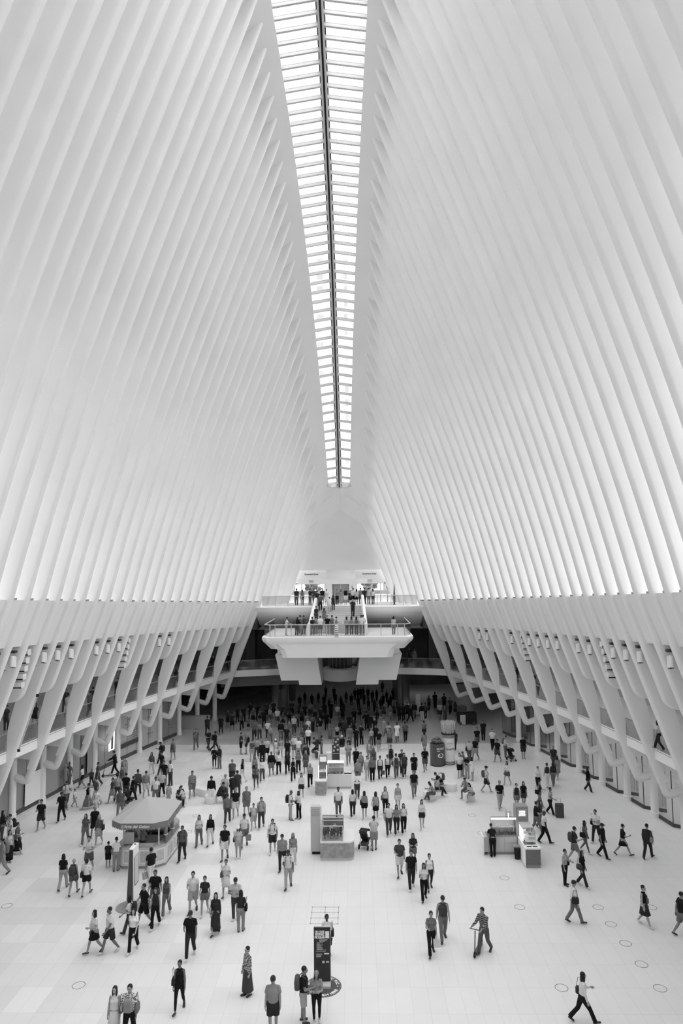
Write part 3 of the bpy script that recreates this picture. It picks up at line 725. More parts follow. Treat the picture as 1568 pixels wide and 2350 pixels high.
t = thing('counter_menu', 'grey framed menu board standing on the gelato counter', 'menu board', (gx-.8, gy-1.5, 1.09)); obj('board', MB().box((0, 0, .3), (.5, .03, .58)), M_LGREY, t); obj('frame', MB().box((0, .012, .3), (.56, .02, .64)), M_WHITE, t); obj('foot', MB().box((0, .02, .02), (.4, .2, .03)), M_DGREY, t)
t = thing('counter_mat', 'blank white sheet lying on the front of the gelato counter', 'mat', (gx-.15, gy-1.5, 1.085)); obj('sheet', MB().box((0, 0, .006), (1.3, .44, .012)), M_WHITE, t)
for i, (x, y) in enumerate(((.98, -.95), (1.1, -.1))):
    t = thing('cup_dispenser', 'dark ribbed cup dispenser %s on the gelato counter' % ('nearer the viewer' if i == 0 else 'farther back'), 'dispenser', (gx+x, gy+y, 1.09))
    obj('tube', MB().lathe([(.1, .35), (.1, .95)], n=14), M_GREY, t, smooth=True); obj('lid', MB().lathe([(.12, .95), (.13, 1.0), (.08, 1.08)], n=14), M_WHITE, t); obj('stem', MB().lathe([(.12, .3), (.12, .36)], n=14), M_WHITE, t); obj('base', MB().lathe([(.06, 0), (.06, .3)], n=12), M_LGREY, t)
# tapered information totem
t = thing('information_totem', 'tall tapered totem with dark side, white face and grey screen', 'totem', (-10.3, 32.1, 0))
def taper(x0, x1, ya, yb, z0, z1, xt0, xt1, yta, ytb): return MB().add([(x0, ya, z0), (x1, ya, z0), (x1, yb, z0), (x0, yb, z0), (xt0, yta, z1), (xt1, yta, z1), (xt1, ytb, z1), (xt0, ytb, z1)], [(0,1,2,3),(4,5,6,7),(0,1,5,4),(1,2,6,5),(2,3,7,6),(3,0,4,7)])
obj('base_disc', MB().lathe([(.62, 0), (.6, .03)], (-.1, -.1, 0), 36), M_GREY, t)
obj('core', taper(-.2, .14, -.30, .38, .4, 2.6, -.10, .10, -.34, .42), M_WHITE, t); obj('lower_core', taper(-.1, .14, -.30, .38, .03, .4, -.2, .14, -.30, .38), M_WHITE, t)
obj('dark_side', taper(-.17, .10, -.32, -.30, .4, 2.56, -.08, .08, -.36, -.34), mat('totem_dark', .075, rough=.5), t); obj('dark_side', taper(-.07, .10, -.32, -.30, .06, .4, -.17, .10, -.32, -.30), mat('totem_dark', .075), t)
obj('screen_bezel', taper(.142, .15, -.2, .32, .95, 2.2, .115, .123, -.24, .34), M_BLACK, t); obj('screen', taper(.152, .156, -.2, .26, 1.0, 2.2, .125, .129, -.24, .28), M_LGREY, t)
obj('camera_eye', MB().lathe([(.05, 0), (.05, .02)], (0, .22, 2.6), 12), M_DARKST, t)
# QR programme stand and round floor decal
t = thing('notice_stand', 'black free-standing notice board headed QR CODE on a white foot', 'sign', (-1.42, 26.3, 0))
obj('foot', MB().box((0, -.08, .04), (.62, .5, .08)), M_LGREY, t)
obj('panel', MB().box((0, 0, 1.02), (.60, .05, 1.86)), mat('notice_black', .035, rough=.5, noise=.3, scale=2), t); obj('edge', MB().box((0, .03, 1.03), (.62, .02, 1.9)), M_WHITE, t)
for i, (tx, z, sz) in enumerate((('QR CODE', 1.80, .125), ('NOTIFYING', 1.71, .10), ('PROGRAM', 1.615, .125))): lettering('heading', tx, sz, M_WALL, t, (-.09, -.03, z), bold=.005, sx_=.62)
obj('picture_card', MB().box((.19, -.03, 1.71), (.14, .01, .24)), M_WALL, t)
for i, (x0, x1, z) in enumerate([(-.1, .2, 1.53), (-.1, .16, 1.50), (-.1, .1, 1.47), (-.2, .02, 1.42), (-.2, -.08, 1.38), (-.2, .03, 1.345), (-.2, -.05, 1.31), (-.2, 0, 1.275), (-.2, .02, 1.24), (-.2, .02, 1.205), (-.2, .15, 1.17), (-.22, .14, 1.11), (-.22, 0, 1.03), (-.22, -.01, 1.0), (-.22, -.03, .96), (-.22, -.05, .93)]):
    obj('text_line', MB().b2(x0, x1, -.033, -.027, z, z+.014), M_LGREY, t)
obj('white_label', MB().b2(.07, .25, -.034, -.027, 1.03, 1.075), M_WALL, t); obj('emblem', MB().b2(.0, .09, -.034, -.027, .72, .8), M_LGREY, t); obj('emblem_frame', MB().b2(.14, .25, -.034, -.027, .74, .79), M_LGREY, t)
t = thing('floor_decal', 'round dark floor decal with curved white lettering under the notice stand', 'floor decal', (-1.38, 26.13, 0))
obj('disc', MB().lathe([(.66, .001), (.66, .004)], n=48), mat('decal_dark', .08, rough=.5), t)
def arc_text(txt, r, a0, step, size, par, up=1):
    for i, ch in enumerate(txt):
        if ch == ' ': continue
        a = a0+step*i*-up if up > 0 else a0+step*i
        mb = text_mb(ch, size, .001, .006); mb.xf(Matrix.Translation((r*math.cos(a), r*math.sin(a), .005)) @ Matrix.Rotation(a-PI/2 if up > 0 else a+PI/2, 4, 'Z'))
        obj('letter', mb, M_WALL, par)
arc_text('SHARE FROM HERE', .53, PI*1.13, .163, .15, t, -1); arc_text('SCAN WITH NYC PIC', .53, PI*.93, .163, .15, t, 1)
obj('dot', MB().lathe([(.025, .004), (.025, .006)], (.52, 0, 0), 10), M_WALL, t)
obj('rim_line', MB().rings([[(r*math.cos(a), r*math.sin(a), .0055) for r in (.615, .622)] for a in [2*PI*i/48 for i in range(49)]], closed=False), M_LGREY, t)
# flower kiosk
t = thing('sign_pylon', 'tall grey-white pylon lettered FIGUE FLORA on dark castors', 'sign', (-2.33, 37.8, 0))
obj('body', taper(-.27, .24, -.1, .3, .14, 2.45, -.27, .24, -.1, .3), M_LGREY, t); obj('castor_base', MB().b2(-.2, .22, -.1, .25, 0, .14), M_BLACK, t)
obj('white_frame', MB().b2(.24, .29, -.1, .34, .12, 2.5), M_WHITE, t)
obj('sign_frame', MB().b2(-.21, .19, -.115, -.1, 1.99, 2.31), M_GREY, t); obj('sign_face', MB().b2(-.19, .17, -.125, -.112, 2.01, 2.29), M_LGREY, t)
lettering('sign_letters', 'FIGUE', .10, M_GREY, t, (0, -.13, 2.20)); lettering('sign_letters', 'FLORA', .10, M_GREY, t, (0, -.13, 2.08))
t = thing('flower_kiosk', 'white counter with grey wood front and a glass flower case', 'kiosk', (-1.15, 37.6, 0))
def rr(x0, x1, y0, y1, r, only=None):
    P = []
    for i, (cx, cy, a0) in enumerate(((x1-r, y0+r, -90), (x1-r, y1-r, 0), (x0+r, y1-r, 90), (x0+r, y0+r, 180))):
        if only is None or i in only:
            for k in range(7): a = math.radians(a0+15*k); P.append((cx+r*math.cos(a), cy+r*math.sin(a)))
        else: P.append({0: (x1, y0), 1: (x1, y1), 2: (x0, y1), 3: (x0, y0)}[i])
    return P
FK = rr(-.9, .85, -.72, 1.0, .28, (0,))
obj('plinth', MB().prism([(x*.985, y*.985) for x, y in FK], 0, .14), M_LGREY, t); obj('front', MB().prism(FK, .14, .88), M_WOOD, t); obj('worktop', MB().prism([(x*1.01, y*1.01) for x, y in FK], .88, .96), M_WHITE, t)
cs_ = obj('glass_case', MB().b2(-.84, .28, -.66, .95, .97, 1.72), M_GLASS2, t)
for x in (-.84, .28):
    for y in (-.66, .95): obj('case_post', MB().b2(x-.02, x+.02, y-.02, y+.02, .96, 1.73), M_LGREY, t)
for y in (-.66, .15, .55, .95): obj('case_rail', MB().b2(-.86, .3, y-.03, y+.03, 1.7, 1.74), M_LGREY, t)
obj('back_panel', MB().b2(-.8, .26, .9, .94, .98, 1.6), M_GREY, t)
fl_m = [mat('foliage_dark', .05), mat('foliage_mid', .16), mat('petal_pale', .6), mat('vase_grey', .3)]
rnd = random.Random(8)
for i in range(6):
    x = -.68+.17*i; y = -.35+.25*(i % 2)
    f = thing('flower_bunch', ['bunch of flowers at the left end of the glass case', 'second flower bunch from the left in the glass case', 'pale-topped flower bunch left of the case middle', 'flower bunch right of the case middle', 'fifth flower bunch from the left in the glass case', 'bunch of flowers at the right end of the glass case'][i], 'flowers', (-1.15+x, 37.6+y, .97), group='flower bunches in the glass case')
    obj('vase', MB().lathe([(.05, 0), (.06, .16)], n=10), fl_m[3], f)
    mb = MB()
    for k in range(14): a = rnd.uniform(0, 6.3); q = rnd.uniform(.0, .08); mb.tube([(q*.3*math.cos(a), q*.3*math.sin(a), .05), (q*math.cos(a), q*math.sin(a), rnd.uniform(.4, .62))], .012, 4)
    for k in range(12): mb.ell((rnd.uniform(-.09, .09), rnd.uniform(-.1, .1), rnd.uniform(.16, .5)), (.05, .05, .07), 6, 4)
    obj('stems', mb, fl_m[0], f); mb = MB()
    for k in range(14): mb.ell((rnd.uniform(-.09, .09), rnd.uniform(-.09, .09), rnd.uniform(.42, .66)), (.035, .035, .03), 6, 4)
    obj('blooms', mb, fl_m[2 if i == 2 or i == 3 else 1], f)
# small-goods kiosk further back
t = thing('trinket_kiosk', 'white L-shaped kiosk with lit glass cases and a small sign tower', 'kiosk', (-1.9, 48.2, 0))
obj('front_plinth', MB().prism(rr(-1.02, -.32, -.95, .5, .2, (3,)), 0, .14), M_LGREY, t); obj('front_cabinet', MB().prism(rr(-1.05, -.3, -1.0, .5, .22, (3,)), .14, .9), M_WOOD, t); obj('front_worktop', MB().prism(rr(-1.07, -.28, -1.02, .52, .22, (3,)), .9, .97), M_WHITE, t)
obj('glass_case', MB().b2(-.8, -.3, -.55, .1, .97, 1.85), M_GLASS2, t)
for x in (-.82, -.28): obj('light_strip', MB().b2(x-.02, x+.02, -.56, -.52, 1.0, 1.85), M_STRIP, t)
obj('case_shelf', MB().b2(-.78, -.32, -.5, .08, 1.4, 1.42), M_WALL, t); obj('case_back', MB().b2(-.8, -.3, .06, .1, .97, 1.9), M_GREY, t)
obj('sign_tower', MB().b2(-.82, -.26, .1, .4, .97, 2.35), M_GREY, t); obj('tower_sign', MB().b2(-.76, -.32, .06, .1, 1.93, 2.26), mat('sign_white', .8, emit=.25), t)
obj('rear_plinth', MB().b2(-.26, 1.38, .5, 1.1, 0, .14), M_LGREY, t); obj('rear_cabinet', MB().b2(-.28, 1.4, .48, 1.1, .14, .92), M_WHITE, t); obj('rear_worktop', MB().b2(-.28, 1.42, .46, 1.12, .92, .96), M_WALL, t)
obj('panel_joint', MB().b2(.45, .455, .475, .48, .16, .9), M_GREY, t)
obj('glass_case', MB().b2(-.26, .86, .5, 1.08, .96, 1.72), M_GLASS2, t); obj('light_rail', MB().b2(-.26, .86, .46, .54, 1.74, 1.8), M_STRIP, t); obj('case_frame', MB().b2(-.28, .88, .54, 1.1, 1.72, 1.76), M_WALL, t); obj('case_shelf', MB().b2(-.24, .84, .55, 1.05, 1.38, 1.4), M_WALL, t); obj('case_back', MB().b2(-.24, .84, 1.03, 1.06, .97, 1.7), M_WALL, t)
rnd = random.Random(3)
def trinkets(name, lab, cx, cy, x0, x1, y0, y1, zs, n, col):
    for i in range(n):
        z = zs[i % len(zs)]; x = x0+(x1-x0)*((i*0.618) % 1); y = rnd.uniform(y0, y1); h = rnd.uniform(.05, .16)
        o = obj(name, MB().lathe([(.03, 0), (.045, h*.3), (.02, h*.7), (.03, h)], n=8), col[i % len(col)]); o.location = (cx+x, cy+y, z); tag(o, lab, 'trinket', lab+' (set)')
TC = [M_DGREY, M_WHITE, M_GREY, M_WALL]
trinkets('trinket', 'small trinket on display in the rear case of the trinket kiosk', -1.9, 48.2, -.2, .8, .6, .8, (.965, 1.405), 22, TC)
trinkets('trinket', 'small trinket in the narrow front case of the trinket kiosk', -1.9, 48.2, -.75, -.35, -.45, -.3, (.975, 1.425), 12, TC)
for i in range(2):
    b = thing('display_tray', 'dark tray of goods on the trinket kiosk counter, %s of the pair' % ('left' if i == 0 else 'right'), 'tray', (-1.9+1.02+.26*i, 48.9, .96)); obj('tray', MB().box((0, 0, .03), (.24, .3, .06)), M_DARKST, b); obj('goods', MB().box((0, 0, .07), (.18, .22, .05)), M_WALL, b)
# jewellery kiosk
t = thing('jewellery_kiosk', 'L-shaped jewellery kiosk with lit glass cases and grey sign tower', 'kiosk', (8.0, 37.3, 0))
obj('plinth', MB().b2(-1.25, .35, .35, .95, 0, .14), M_GREY, t); obj('cabinet', MB().b2(-1.2, .32, .32, .95, .14, .9), M_LGREY, t); obj('worktop', MB().b2(-1.22, .34, .3, .97, .9, .95), M_GREY, t)
for x in (-.35,): obj('door_joint', MB().b2(x, x+.006, .315, .32, .16, .88), M_GREY, t)
obj('drawer_joint', MB().b2(-.35, .3, .315, .32, .6, .606), M_DGREY, t)
obj('glass_case', MB().b2(-.95, .28, .38, .92, .95, 1.75), M_GLASS2, t); obj('light_rail', MB().b2(-1.0, .3, .34, .42, 1.78, 1.84), M_STRIP, t); obj('case_back', MB().b2(-.92, .26, .86, .9, .95, 1.7), M_WALL, t); obj('case_shelf', MB().b2(-.92, .26, .5, .88, 1.32, 1.34), M_WALL, t)
obj('side_panel', MB().b2(-1.5, -1.44, .2, .95, 0, .95), M_WALL, t); obj('side_counter', MB().b2(-1.44, -1.2, .3, .95, .14, .9), M_LGREY, t)
obj('long_plinth', MB().b2(.42, 1.1, -1.3, .9, 0, .14), M_GREY, t); obj('long_cabinet', MB().prism(rr(.38, 1.14, -1.32, .9, .1, (0,)), .14, .9), mat('kiosk_dark_veneer', .17, rough=.5, noise=.1, scale=6), t); obj('inner_side', MB().b2(.36, .385, -1.28, .9, .05, .93), M_WALL, t); obj('long_worktop', MB().prism(rr(.37, 1.16, -1.34, .92, .1, (0,)), .9, .96), M_WALL, t)
obj('glass_case', MB().b2(.42, 1.0, -.9, .25, .96, 1.65), M_GLASS2, t); obj('case_top', MB().b2(.4, 1.0, -.55, .3, 1.65, 1.69), M_LGREY, t); obj('light_strip', MB().b2(.43, .46, -.5, .2, 1.0, 1.6), M_STRIP, t)
for z, d in ((1.45, -.6), (1.28, -.75), (1.1, -.88)): obj('glass_shelf', MB().b2(.5, 1.0, d, -.1, z, z+.015), M_WALL, t)
obj('sign_tower', MB().b2(.3, .95, .3, .9, .95, 2.45), M_GREY, t); obj('sign_plate', MB().b2(.4, .85, .27, .3, 1.95, 2.3), M_LGREY, t)
for i, tx in enumerate(('INDIGO', 'PLANET', 'JEWELRY')): lettering('sign_letters', tx, .085, mat('sign_white_lit', .9, emit=1.0), t, (.625, .262, 2.21-.09*i), bold=.003)
obj('rear_frame', MB().b2(.0, .2, .95, 1.6, .9, 2.0), M_LGREY, t); obj('rear_light', MB().b2(.02, .05, .92, .95, 1.2, 1.9), M_STRIP, t)
trinkets('jewellery_stand', 'small jewellery stand in the front case of the jewellery kiosk', 8.0, 37.3, -.85, .2, .5, .8, (.96, 1.345), 34, TC)
trinkets('jewellery_stand', 'small jewellery stand in the stepped case of the jewellery kiosk', 8.0, 37.3, .52, .95, -.55, -.2, (.965, 1.12, 1.3, 1.47), 20, TC)
for i in range(2):
    b = thing('price_tablet', 'flat black-edged tray at the %s of the jewellery kiosk end' % ('left' if i == 0 else 'right'), 'tray', (8.0+.6+.3*i, 36.25, .965)); obj('tray', MB().box((0, 0, .015), (.24, .2, .03)), M_WALL, b); obj('edge', MB().box((0, -.1, .02), (.24, .02, .04)), M_BLACK, b)
t = thing('waste_bin', 'black waste bin at the inner corner of the jewellery kiosk', 'bin', (8.2, 37.1, 0)); obj('body', MB().lathe([(.14, 0), (.17, .55)], n=20), M_BLACK, t, auto=.8); obj('stand', MB().b2(-.2, .2, -.02, .3, .56, .62), M_GREY, t)
# menu board behind
t = thing('food_board', 'tall dark display board with round food pictures', 'sign', (-1.78, 55.0, 0)); obj('panel', MB().b2(-.3, .3, 0, .06, 0, 1.95), mat('board_dark', .06), t)
for x, z in ((.16, 1.82), (.02, 1.62), (.15, 1.38), (-.08, 1.24), (.16, 1.02), (-.16, .96)): obj('food_picture', MB().lathe([(.085, 0), (.085, .01)], n=14).xf(Matrix.Translation((x, -.005, z)) @ UPR), M_LGREY, t)
obj('caption_block', MB().b2(-.26, -.12, -.01, 0, 1.55, 1.88), M_GREY, t); obj('caption_block', MB().b2(-.26, -.18, -.01, 0, 1.4, 1.5), M_WALL, t); obj('caption_line', MB().b2(-.25, .25, -.01, 0, .73, .75), M_WALL, t)
t = thing('display_plinth', 'low white box beside the tall dark food board', 'box', (-2.3, 55.1, 0)); obj('box', MB().b2(-.2, .18, 0, .5, 0, .75), M_WHITE, t, bevel=.02)
# food advertising cylinders
t = thing('tomato_drum', 'wide dark drum lettered EAT and topped with giant tomatoes', 'display', (6.1, 54.4, 0))
obj('drum', MB().lathe([(.56, 0), (.56, 1.62), (.53, 1.64), (.5, 1.56), (.02, 1.56)], n=40), mat('drum_dark', .10, rough=.4), t, auto=.6); obj('skirting', MB().lathe([(.57, 0), (.57, .05)], n=40), M_BLACK, t)
for i in range(7):
    a = i*.9; o = obj('tomato', MB().ell((.27*math.cos(a)*(i > 0), .27*math.sin(a)*(i > 0), 1.78+.12*(i == 0)), (.19, .19, .17), 16, 10), mat('tomato_skin', .07, rough=.2, spec=.6), t, smooth=True)
    obj('stalk', MB().tube([(.27*math.cos(a)*(i > 0), .27*math.sin(a)*(i > 0), 1.92+.12*(i == 0)), (.27*math.cos(a)*(i > 0)+.04, .27*math.sin(a)*(i > 0), 2.05+.12*(i == 0))], .015, 5), M_DARKST, o)
def curved_plate(r, a0, a1, z0, z1): return MB().rings([[(r*math.cos(a), r*math.sin(a), z0), (r*math.cos(a), r*math.sin(a), z1)] for a in [a0+(a1-a0)*i/8 for i in range(9)]], closed=False)
A = lambda d: math.radians(-90+d)
def curved_text(txt, size, r, d0, z, m, par, bold=.004):
    mb = text_mb(txt, size, .003, bold)
    mb.v = [((r+p[2])*math.cos(A(d0)+p[0]/r), (r+p[2])*math.sin(A(d0)+p[0]/r), z+p[1]) for p in mb.v]; obj('letters', mb, m, par)
curved_text('EATALY', .2, .565, 25, 1.32, M_WALL, t); obj('label_bar', curved_plate(.565, A(-8), A(16), 1.14, 1.18), M_WALL, t)
mb = MB().lathe([(.24, 0), (.24, .012)], n=20, ex=.75); mb.v = [((.562+p[2])*math.cos(A(22)+p[0]/.56), (.562+p[2])*math.sin(A(22)+p[0]/.56), .82+p[1]) for p in mb.v]; obj('plate_picture', mb, M_WALL, t)
for k in range(4):
    obj('label_food', curved_plate(.58, A(8+7*k), A(13+7*k), .72, .9), M_DGREY, t)
t = thing('pasta_drum', 'tall white drum of giant spaghetti lettered EAT', 'display', (7.03, 54.75, 0))
obj('drum', MB().lathe([(.47, 0), (.47, 2.25), (.02, 2.25)], n=40), M_WHITE, t, auto=.6)
for z0, z1, m in ((.08, .26, M_GREY), (2.0, 2.2, M_GREY), (0, .05, M_BLACK), (2.25, 2.33, M_BLACK)): obj('band', MB().lathe([(.478, z0), (.478, z1)] if z0 < 2.2 else [(.55, z0), (.56, z1), (.44, z1)], n=40), m, t, auto=.6)
for i in range(60):
    a = i*2.399; r = .40*math.sqrt(i/60)+.02
    obj('spaghetti', MB().tube([(r*math.cos(a), r*math.sin(a), 2.2), (r*1.4*math.cos(a), r*1.4*math.sin(a), 3.22)], .024, 6), mat('pasta', .62), t)
curved_text('EATALY', .16, .475, 10, 1.6, M_GREY, t, .002); curved_text('Spaghetti', .2, .475, 12, 1.2, M_DARKST, t, .002); obj('label_bar', curved_plate(.475, A(-6), A(12), 1.42, 1.45), M_DARKST, t)
# white seats
def waveseat(name, lab, x, y, L, rz, D=.55, h=.46):
    mb = MB(); r = []
    for i in range(25):
        q = i/24; xx = (q-.5)*L; off = .13*math.sin(q*2*PI); e = min(q, 1-q)*L; wd = D/2*math.sqrt(max(1-max(0, 1-e/.22)**2, .02))
        r.append([(xx, off-wd, 0), (xx, off-wd*1.03, h-.05), (xx, off-wd*.9, h), (xx, off+wd*.9, h), (xx, off+wd*1.03, h-.05), (xx, off+wd, 0)])
    o = obj(name, mb.rings(r), M_WHITE, smooth=False, auto=.7); o.location = (x, y, 0); o.rotation_euler.z = rz; tag(o, lab, 'seat'); return o
waveseat('wave_bench', 'white wavy bench right of the centre with a man sitting on it', 5.95, 48.25, 1.5, .05)
waveseat('wave_bench', 'white wavy bench behind the striped-shirt man on the left', -10.6, 47.4, 1.35, -.15)
waveseat('wave_bench', 'white wavy bench right of the tall dark food board', -.95, 57.7, 1.2, -.1)
def drum(lab, x, y, r=.36, ex=1.0, h=.47, rz=0):
    o = obj('drum_seat', MB().lathe([(r*.95, 0), (r, .03), (r, h-.04), (r*.94, h), (.01, h)], n=28, ex=ex), M_WHITE, auto=.8); o.location = (x, y, 0); o.rotation_euler.z = rz; tag(o, lab, 'seat')
drum('white drum seat right of centre under two seated women', 4.65, 46.5, .42, 1.2, .47, .4)
drum('round white seat right of centre under a couple reading', 7.17, 46.25, .39)
drum('white rounded seat left of centre beside the man in white trousers', -9.7, 45.95, .42, 1.0)
drum('small white drum seat just behind the gelato canopy', -11.4, 45.8, .25)
drum('white drum seat among bent-over people near the trinket kiosk', -3.45, 56.8, .3)
# floor hatches
M_LINE = mat('hatch_ring_metal', .16, rough=.5)
RC = [(-10.34, 26.16, 'far left of the bottom group of three'), (-16.06, 32.11, 'at the left edge of the floor'), (7.05, 34.88, 'in front of the jewellery kiosk'), (7.09, 31.97, 'behind the scooter man'), (10.56, 31.96, 'topmost of the right diagonal row'), (10.59, 30.5, 'second of the right diagonal row'), (10.62, 29.01, 'third of the right diagonal row'), (10.65, 27.55, 'fourth of the right diagonal row'), (10.69, 26.05, 'nearest of the right diagonal row'), (7.19, 26.07, 'left of the long-haired striding woman'), (6.89, 49.0, 'right of the wavy bench'), (6.92, 43.45, 'behind the jewellery kiosk'), (6.96, 40.59, 'left of the jewellery kiosk'), (-10.1, 43.52, 'behind the gelato canopy'), (-9.95, 40.9, 'right of the gelato canopy'), (-9.72, 54.67, 'in the far left of the crowd'), (-9.95, 51.83, 'left of the grandfather and child'), (12.9, 31.95, 'beside the woman in the short black dress')]
for i, (x, y, w_) in enumerate(RC):
    mb = MB(); mb.rings([[(r*math.cos(a), r*math.sin(a), z) for r, z in ((.215, .002), (.215, .005), (.235, .005), (.235, .002))] for a in [2*PI*k/40 for k in range(41)]], caps=False)
    o = obj('floor_hatch', mb, M_LINE); o.location = (x, y, 0); tag(o, 'thin dark ring in the floor %s' % w_, 'floor ring', 'round floor hatches')
t = thing('floor_frame', 'square dark-dotted frame set into the floor behind the notice stand', 'floor frame', (-1.56, 31.25, 0))
for x in (-.59, 0, .59): obj('frame_bar', MB().b2(x-.006, x+.006, -.73, .73, .001, .004), M_LINE, t)
for y in (-.73, -.24, .25, .73):
    obj('frame_bar', MB().b2(-.59, .59, y-.008, y+.008, .001, .004), M_LINE, t)
    for x in (-.59, 0, .59): obj('stud', MB().b2(x-.025, x+.025, y-.02, y+.02, .004, .007), M_DARKST, t)
# balcony totem and low partition, far signs
p = at_y(905.5, 1386, 72); t = thing('slim_banner', 'slim dark tapering banner stand on the right of the upper balcony', 'banner', (p.x, 72, 11.46)); obj('banner', MB().rings([[(-w, -.04, z), (w, -.04, z), (w, .04, z), (-w, .04, z)] for z, w in ((0.05, .08), (.6, .13), (1.2, .09), (2.15, .015))]), M_DGREY, t); obj('foot', MB().b2(-.15, .15, -.12, .12, 0, .05), M_DARKST, t)
t = thing('low_partition', 'low pale wall in front of the dark opening at the far left', 'partition', (-16.2, 66.9, 0)); obj('wall', MB().b2(-1.9, 1.9, 0, .25, 0, 1.2), mat('partition_pale', .45), t); obj('coping', MB().b2(-1.92, 1.92, -.04, .3, 1.2, 1.26), M_GREY, t)
t = thing('directory_board', 'pale upright directory board standing in the dim far concourse', 'sign', (6.25, 72.6, 0)); obj('panel', MB().b2(-.24, .24, 0, .12, .05, 2.15), M_LGREY, t); obj('base', MB().b2(-.3, .3, -.1, .25, 0, .05), M_DGREY, t)
p = at_z(1068, 1666); t = thing('coffee_cart', 'dark vendor cart in the dim opening at the far right', 'cart', (p.x, p.y+.8, 0)); obj('cart_body', MB().b2(-.6, 1.2, -.4, .6, .15, 1.1), M_BLACK, t, bevel=.04); obj('cart_hood', MB().b2(-.5, .3, -.2, .4, 1.1, 1.75), M_DARKST, t, bevel=.1)
for x in (-.4, .9): obj('wheel', MB().lathe([(.15, -.03), (.15, .03)], n=14).xf(Matrix.Translation((x, -.42, .15)) @ UPR), M_DARKST, t)
p = at_z(1063, 1664); t = thing('sandwich_board', 'pale sandwich board left of the dark vendor cart', 'sign', (p.x, p.y, 0)); obj('board', MB().box((0, 0, .5), (.5, .04, .9)), M_LGREY, t); obj('frame', MB().box((0, .03, .5), (.58, .04, 1.0)), M_DARKST, t)
# window dressing of the left-hand shops
def lb(i): return bay_pts(-1, YF[i], YF[i+1], 1.13)
def lpanel(name, lab, cat, i, f0, f1, z0, z1, m, t=.03, off=0.0):
    a, b = lb(i); d = b-a; p, q = a+d*f0, a+d*f1; o = Vector((off, 0, 0))
    mb = MB().add([Vector((0,0,z0)), q-p+Vector((0,0,z0)), q-p+Vector((t,0,z0)), Vector((t,0,z0)), Vector((0,0,z1)), q-p+Vector((0,0,z1)), q-p+Vector((t,0,z1)), Vector((t,0,z1))], [(0,1,2,3),(4,5,6,7),(0,1,5,4),(1,2,6,5),(2,3,7,6),(3,0,4,7)])
    ob = obj(name, mb, m); ob.location = p+o; tag(ob, lab, cat); return ob
lpanel('poster', 'pale poster of white trousers in the shopfront near the left pillars', 'poster', 8, .06, .6, .3, 2.2, M_WHITE, off=.06)
lpanel('poster', 'white poster at the far left edge of the shopfronts', 'poster', 9, .55, .95, .3, 2.6, M_WHITE, off=.06)
lpanel('display_screen', 'bright white display screen with a dark figure in the left shopfront', 'screen', 5, .3, .55, 1.3, 2.7, M_LIT, off=.3)
lpanel('screen_figure', 'dark figure printed on the bright screen in the left shopfront', 'picture', 5, .39, .46, 1.4, 2.6, M_DARKST, off=.345)
lpanel('directory_band', 'black band across the grey directory panel on the left', 'sign band', 4, .02, .98, .95, 1.3, M_DARKST, off=.06)
t = thing('directory_text', 'rows of fine dark text on the grey directory panel on the left', 'text', tuple(lb(4)[0])); a, b = lb(4); d = b-a
for k in range(14):
    z = 1.5+.17*k; f0 = .1; f1 = .3+.5*((k*7) % 5)/5
    p, q = d*f0, d*f1; obj('text_row', MB().add([p+Vector((.06,0,z)), q+Vector((.06,0,z)), q+Vector((.07,0,z)), p+Vector((.07,0,z)), p+Vector((.06,0,z+.04)), q+Vector((.06,0,z+.04)), q+Vector((.07,0,z+.04)), p+Vector((.07,0,z+.04))], [(0,1,2,3),(4,5,6,7),(0,1,5,4),(1,2,6,5),(2,3,7,6),(3,0,4,7)]), M_DGREY, t)
t = thing('wall_emblem', 'thin dark upright emblem on the grey panel far left', 'emblem', tuple(lb(3)[0])); a, b = lb(3); d = b-a; c = d*.5
obj('stem', MB().tube([c+Vector((.08, 0, .8)), c+Vector((.08, 0, 3.6))], .02, 6), M_DARKST, t)
for z in (1.2, 1.9, 2.6, 3.2): obj('cross_bar', MB().tube([c-d*.14+Vector((.08, 0, z)), c+d*.14+Vector((.08, 0, z+.05))], .018, 6), M_DARKST, t)
t = thing('hatch_artwork', 'curved row of short dark strokes on the farthest left panel', 'artwork', tuple(lb(2)[0])); a, b = lb(2); d = b-a
for k in range(11):
    c = d*(.35+.2*math.sin(k*.35)); z = .9+.28*k; obj('stroke', MB().tube([c+Vector((.08, 0, z)), c+d*.16+Vector((.08, 0, z+.12))], .02, 5), M_DGREY, t)
# mannequins in the dark window on the left
def mannequin(lab, i, f, v):
    a, b = lb(i); p = a+(b-a)*f+Vector((.28, 0, .0)); t = thing('mannequin', lab, 'mannequin', (p.x, p.y, 0))
    m = mat('mannequin_%d' % int(v*100), v)
    obj('stand', MB().lathe([(.2, 0), (.2, .03), (.03, .05)], n=16), M_LGREY, t)
    obj('figure', MB().rings([[(rx*math.cos(q), ry*math.sin(q), z) for q in [2*PI*j/12 for j in range(12)]] for z, rx, ry in ((.3, .08, .07), (.7, .13, .1), (.95, .16, .12), (1.15, .12, .09), (1.4, .18, .11), (1.5, .17, .09), (1.55, .05, .05), (1.62, .06, .07), (1.75, .075, .09), (1.84, .03, .04))]), m, t, smooth=True)
    for s in (-1, 1): obj('arm', MB().tube([(s*.17, 0, 1.45), (s*.22, .02, 1.15), (s*.2, -.08, .88)], .035, 8), m, t)
mannequin('grey mannequin in a long dress in the dark left window', 7, .28, .25)
mannequin('slim dark mannequin at the right of the same left window', 7, .12, .12)
a, b = lb(6); c = a+(b-a)*.45
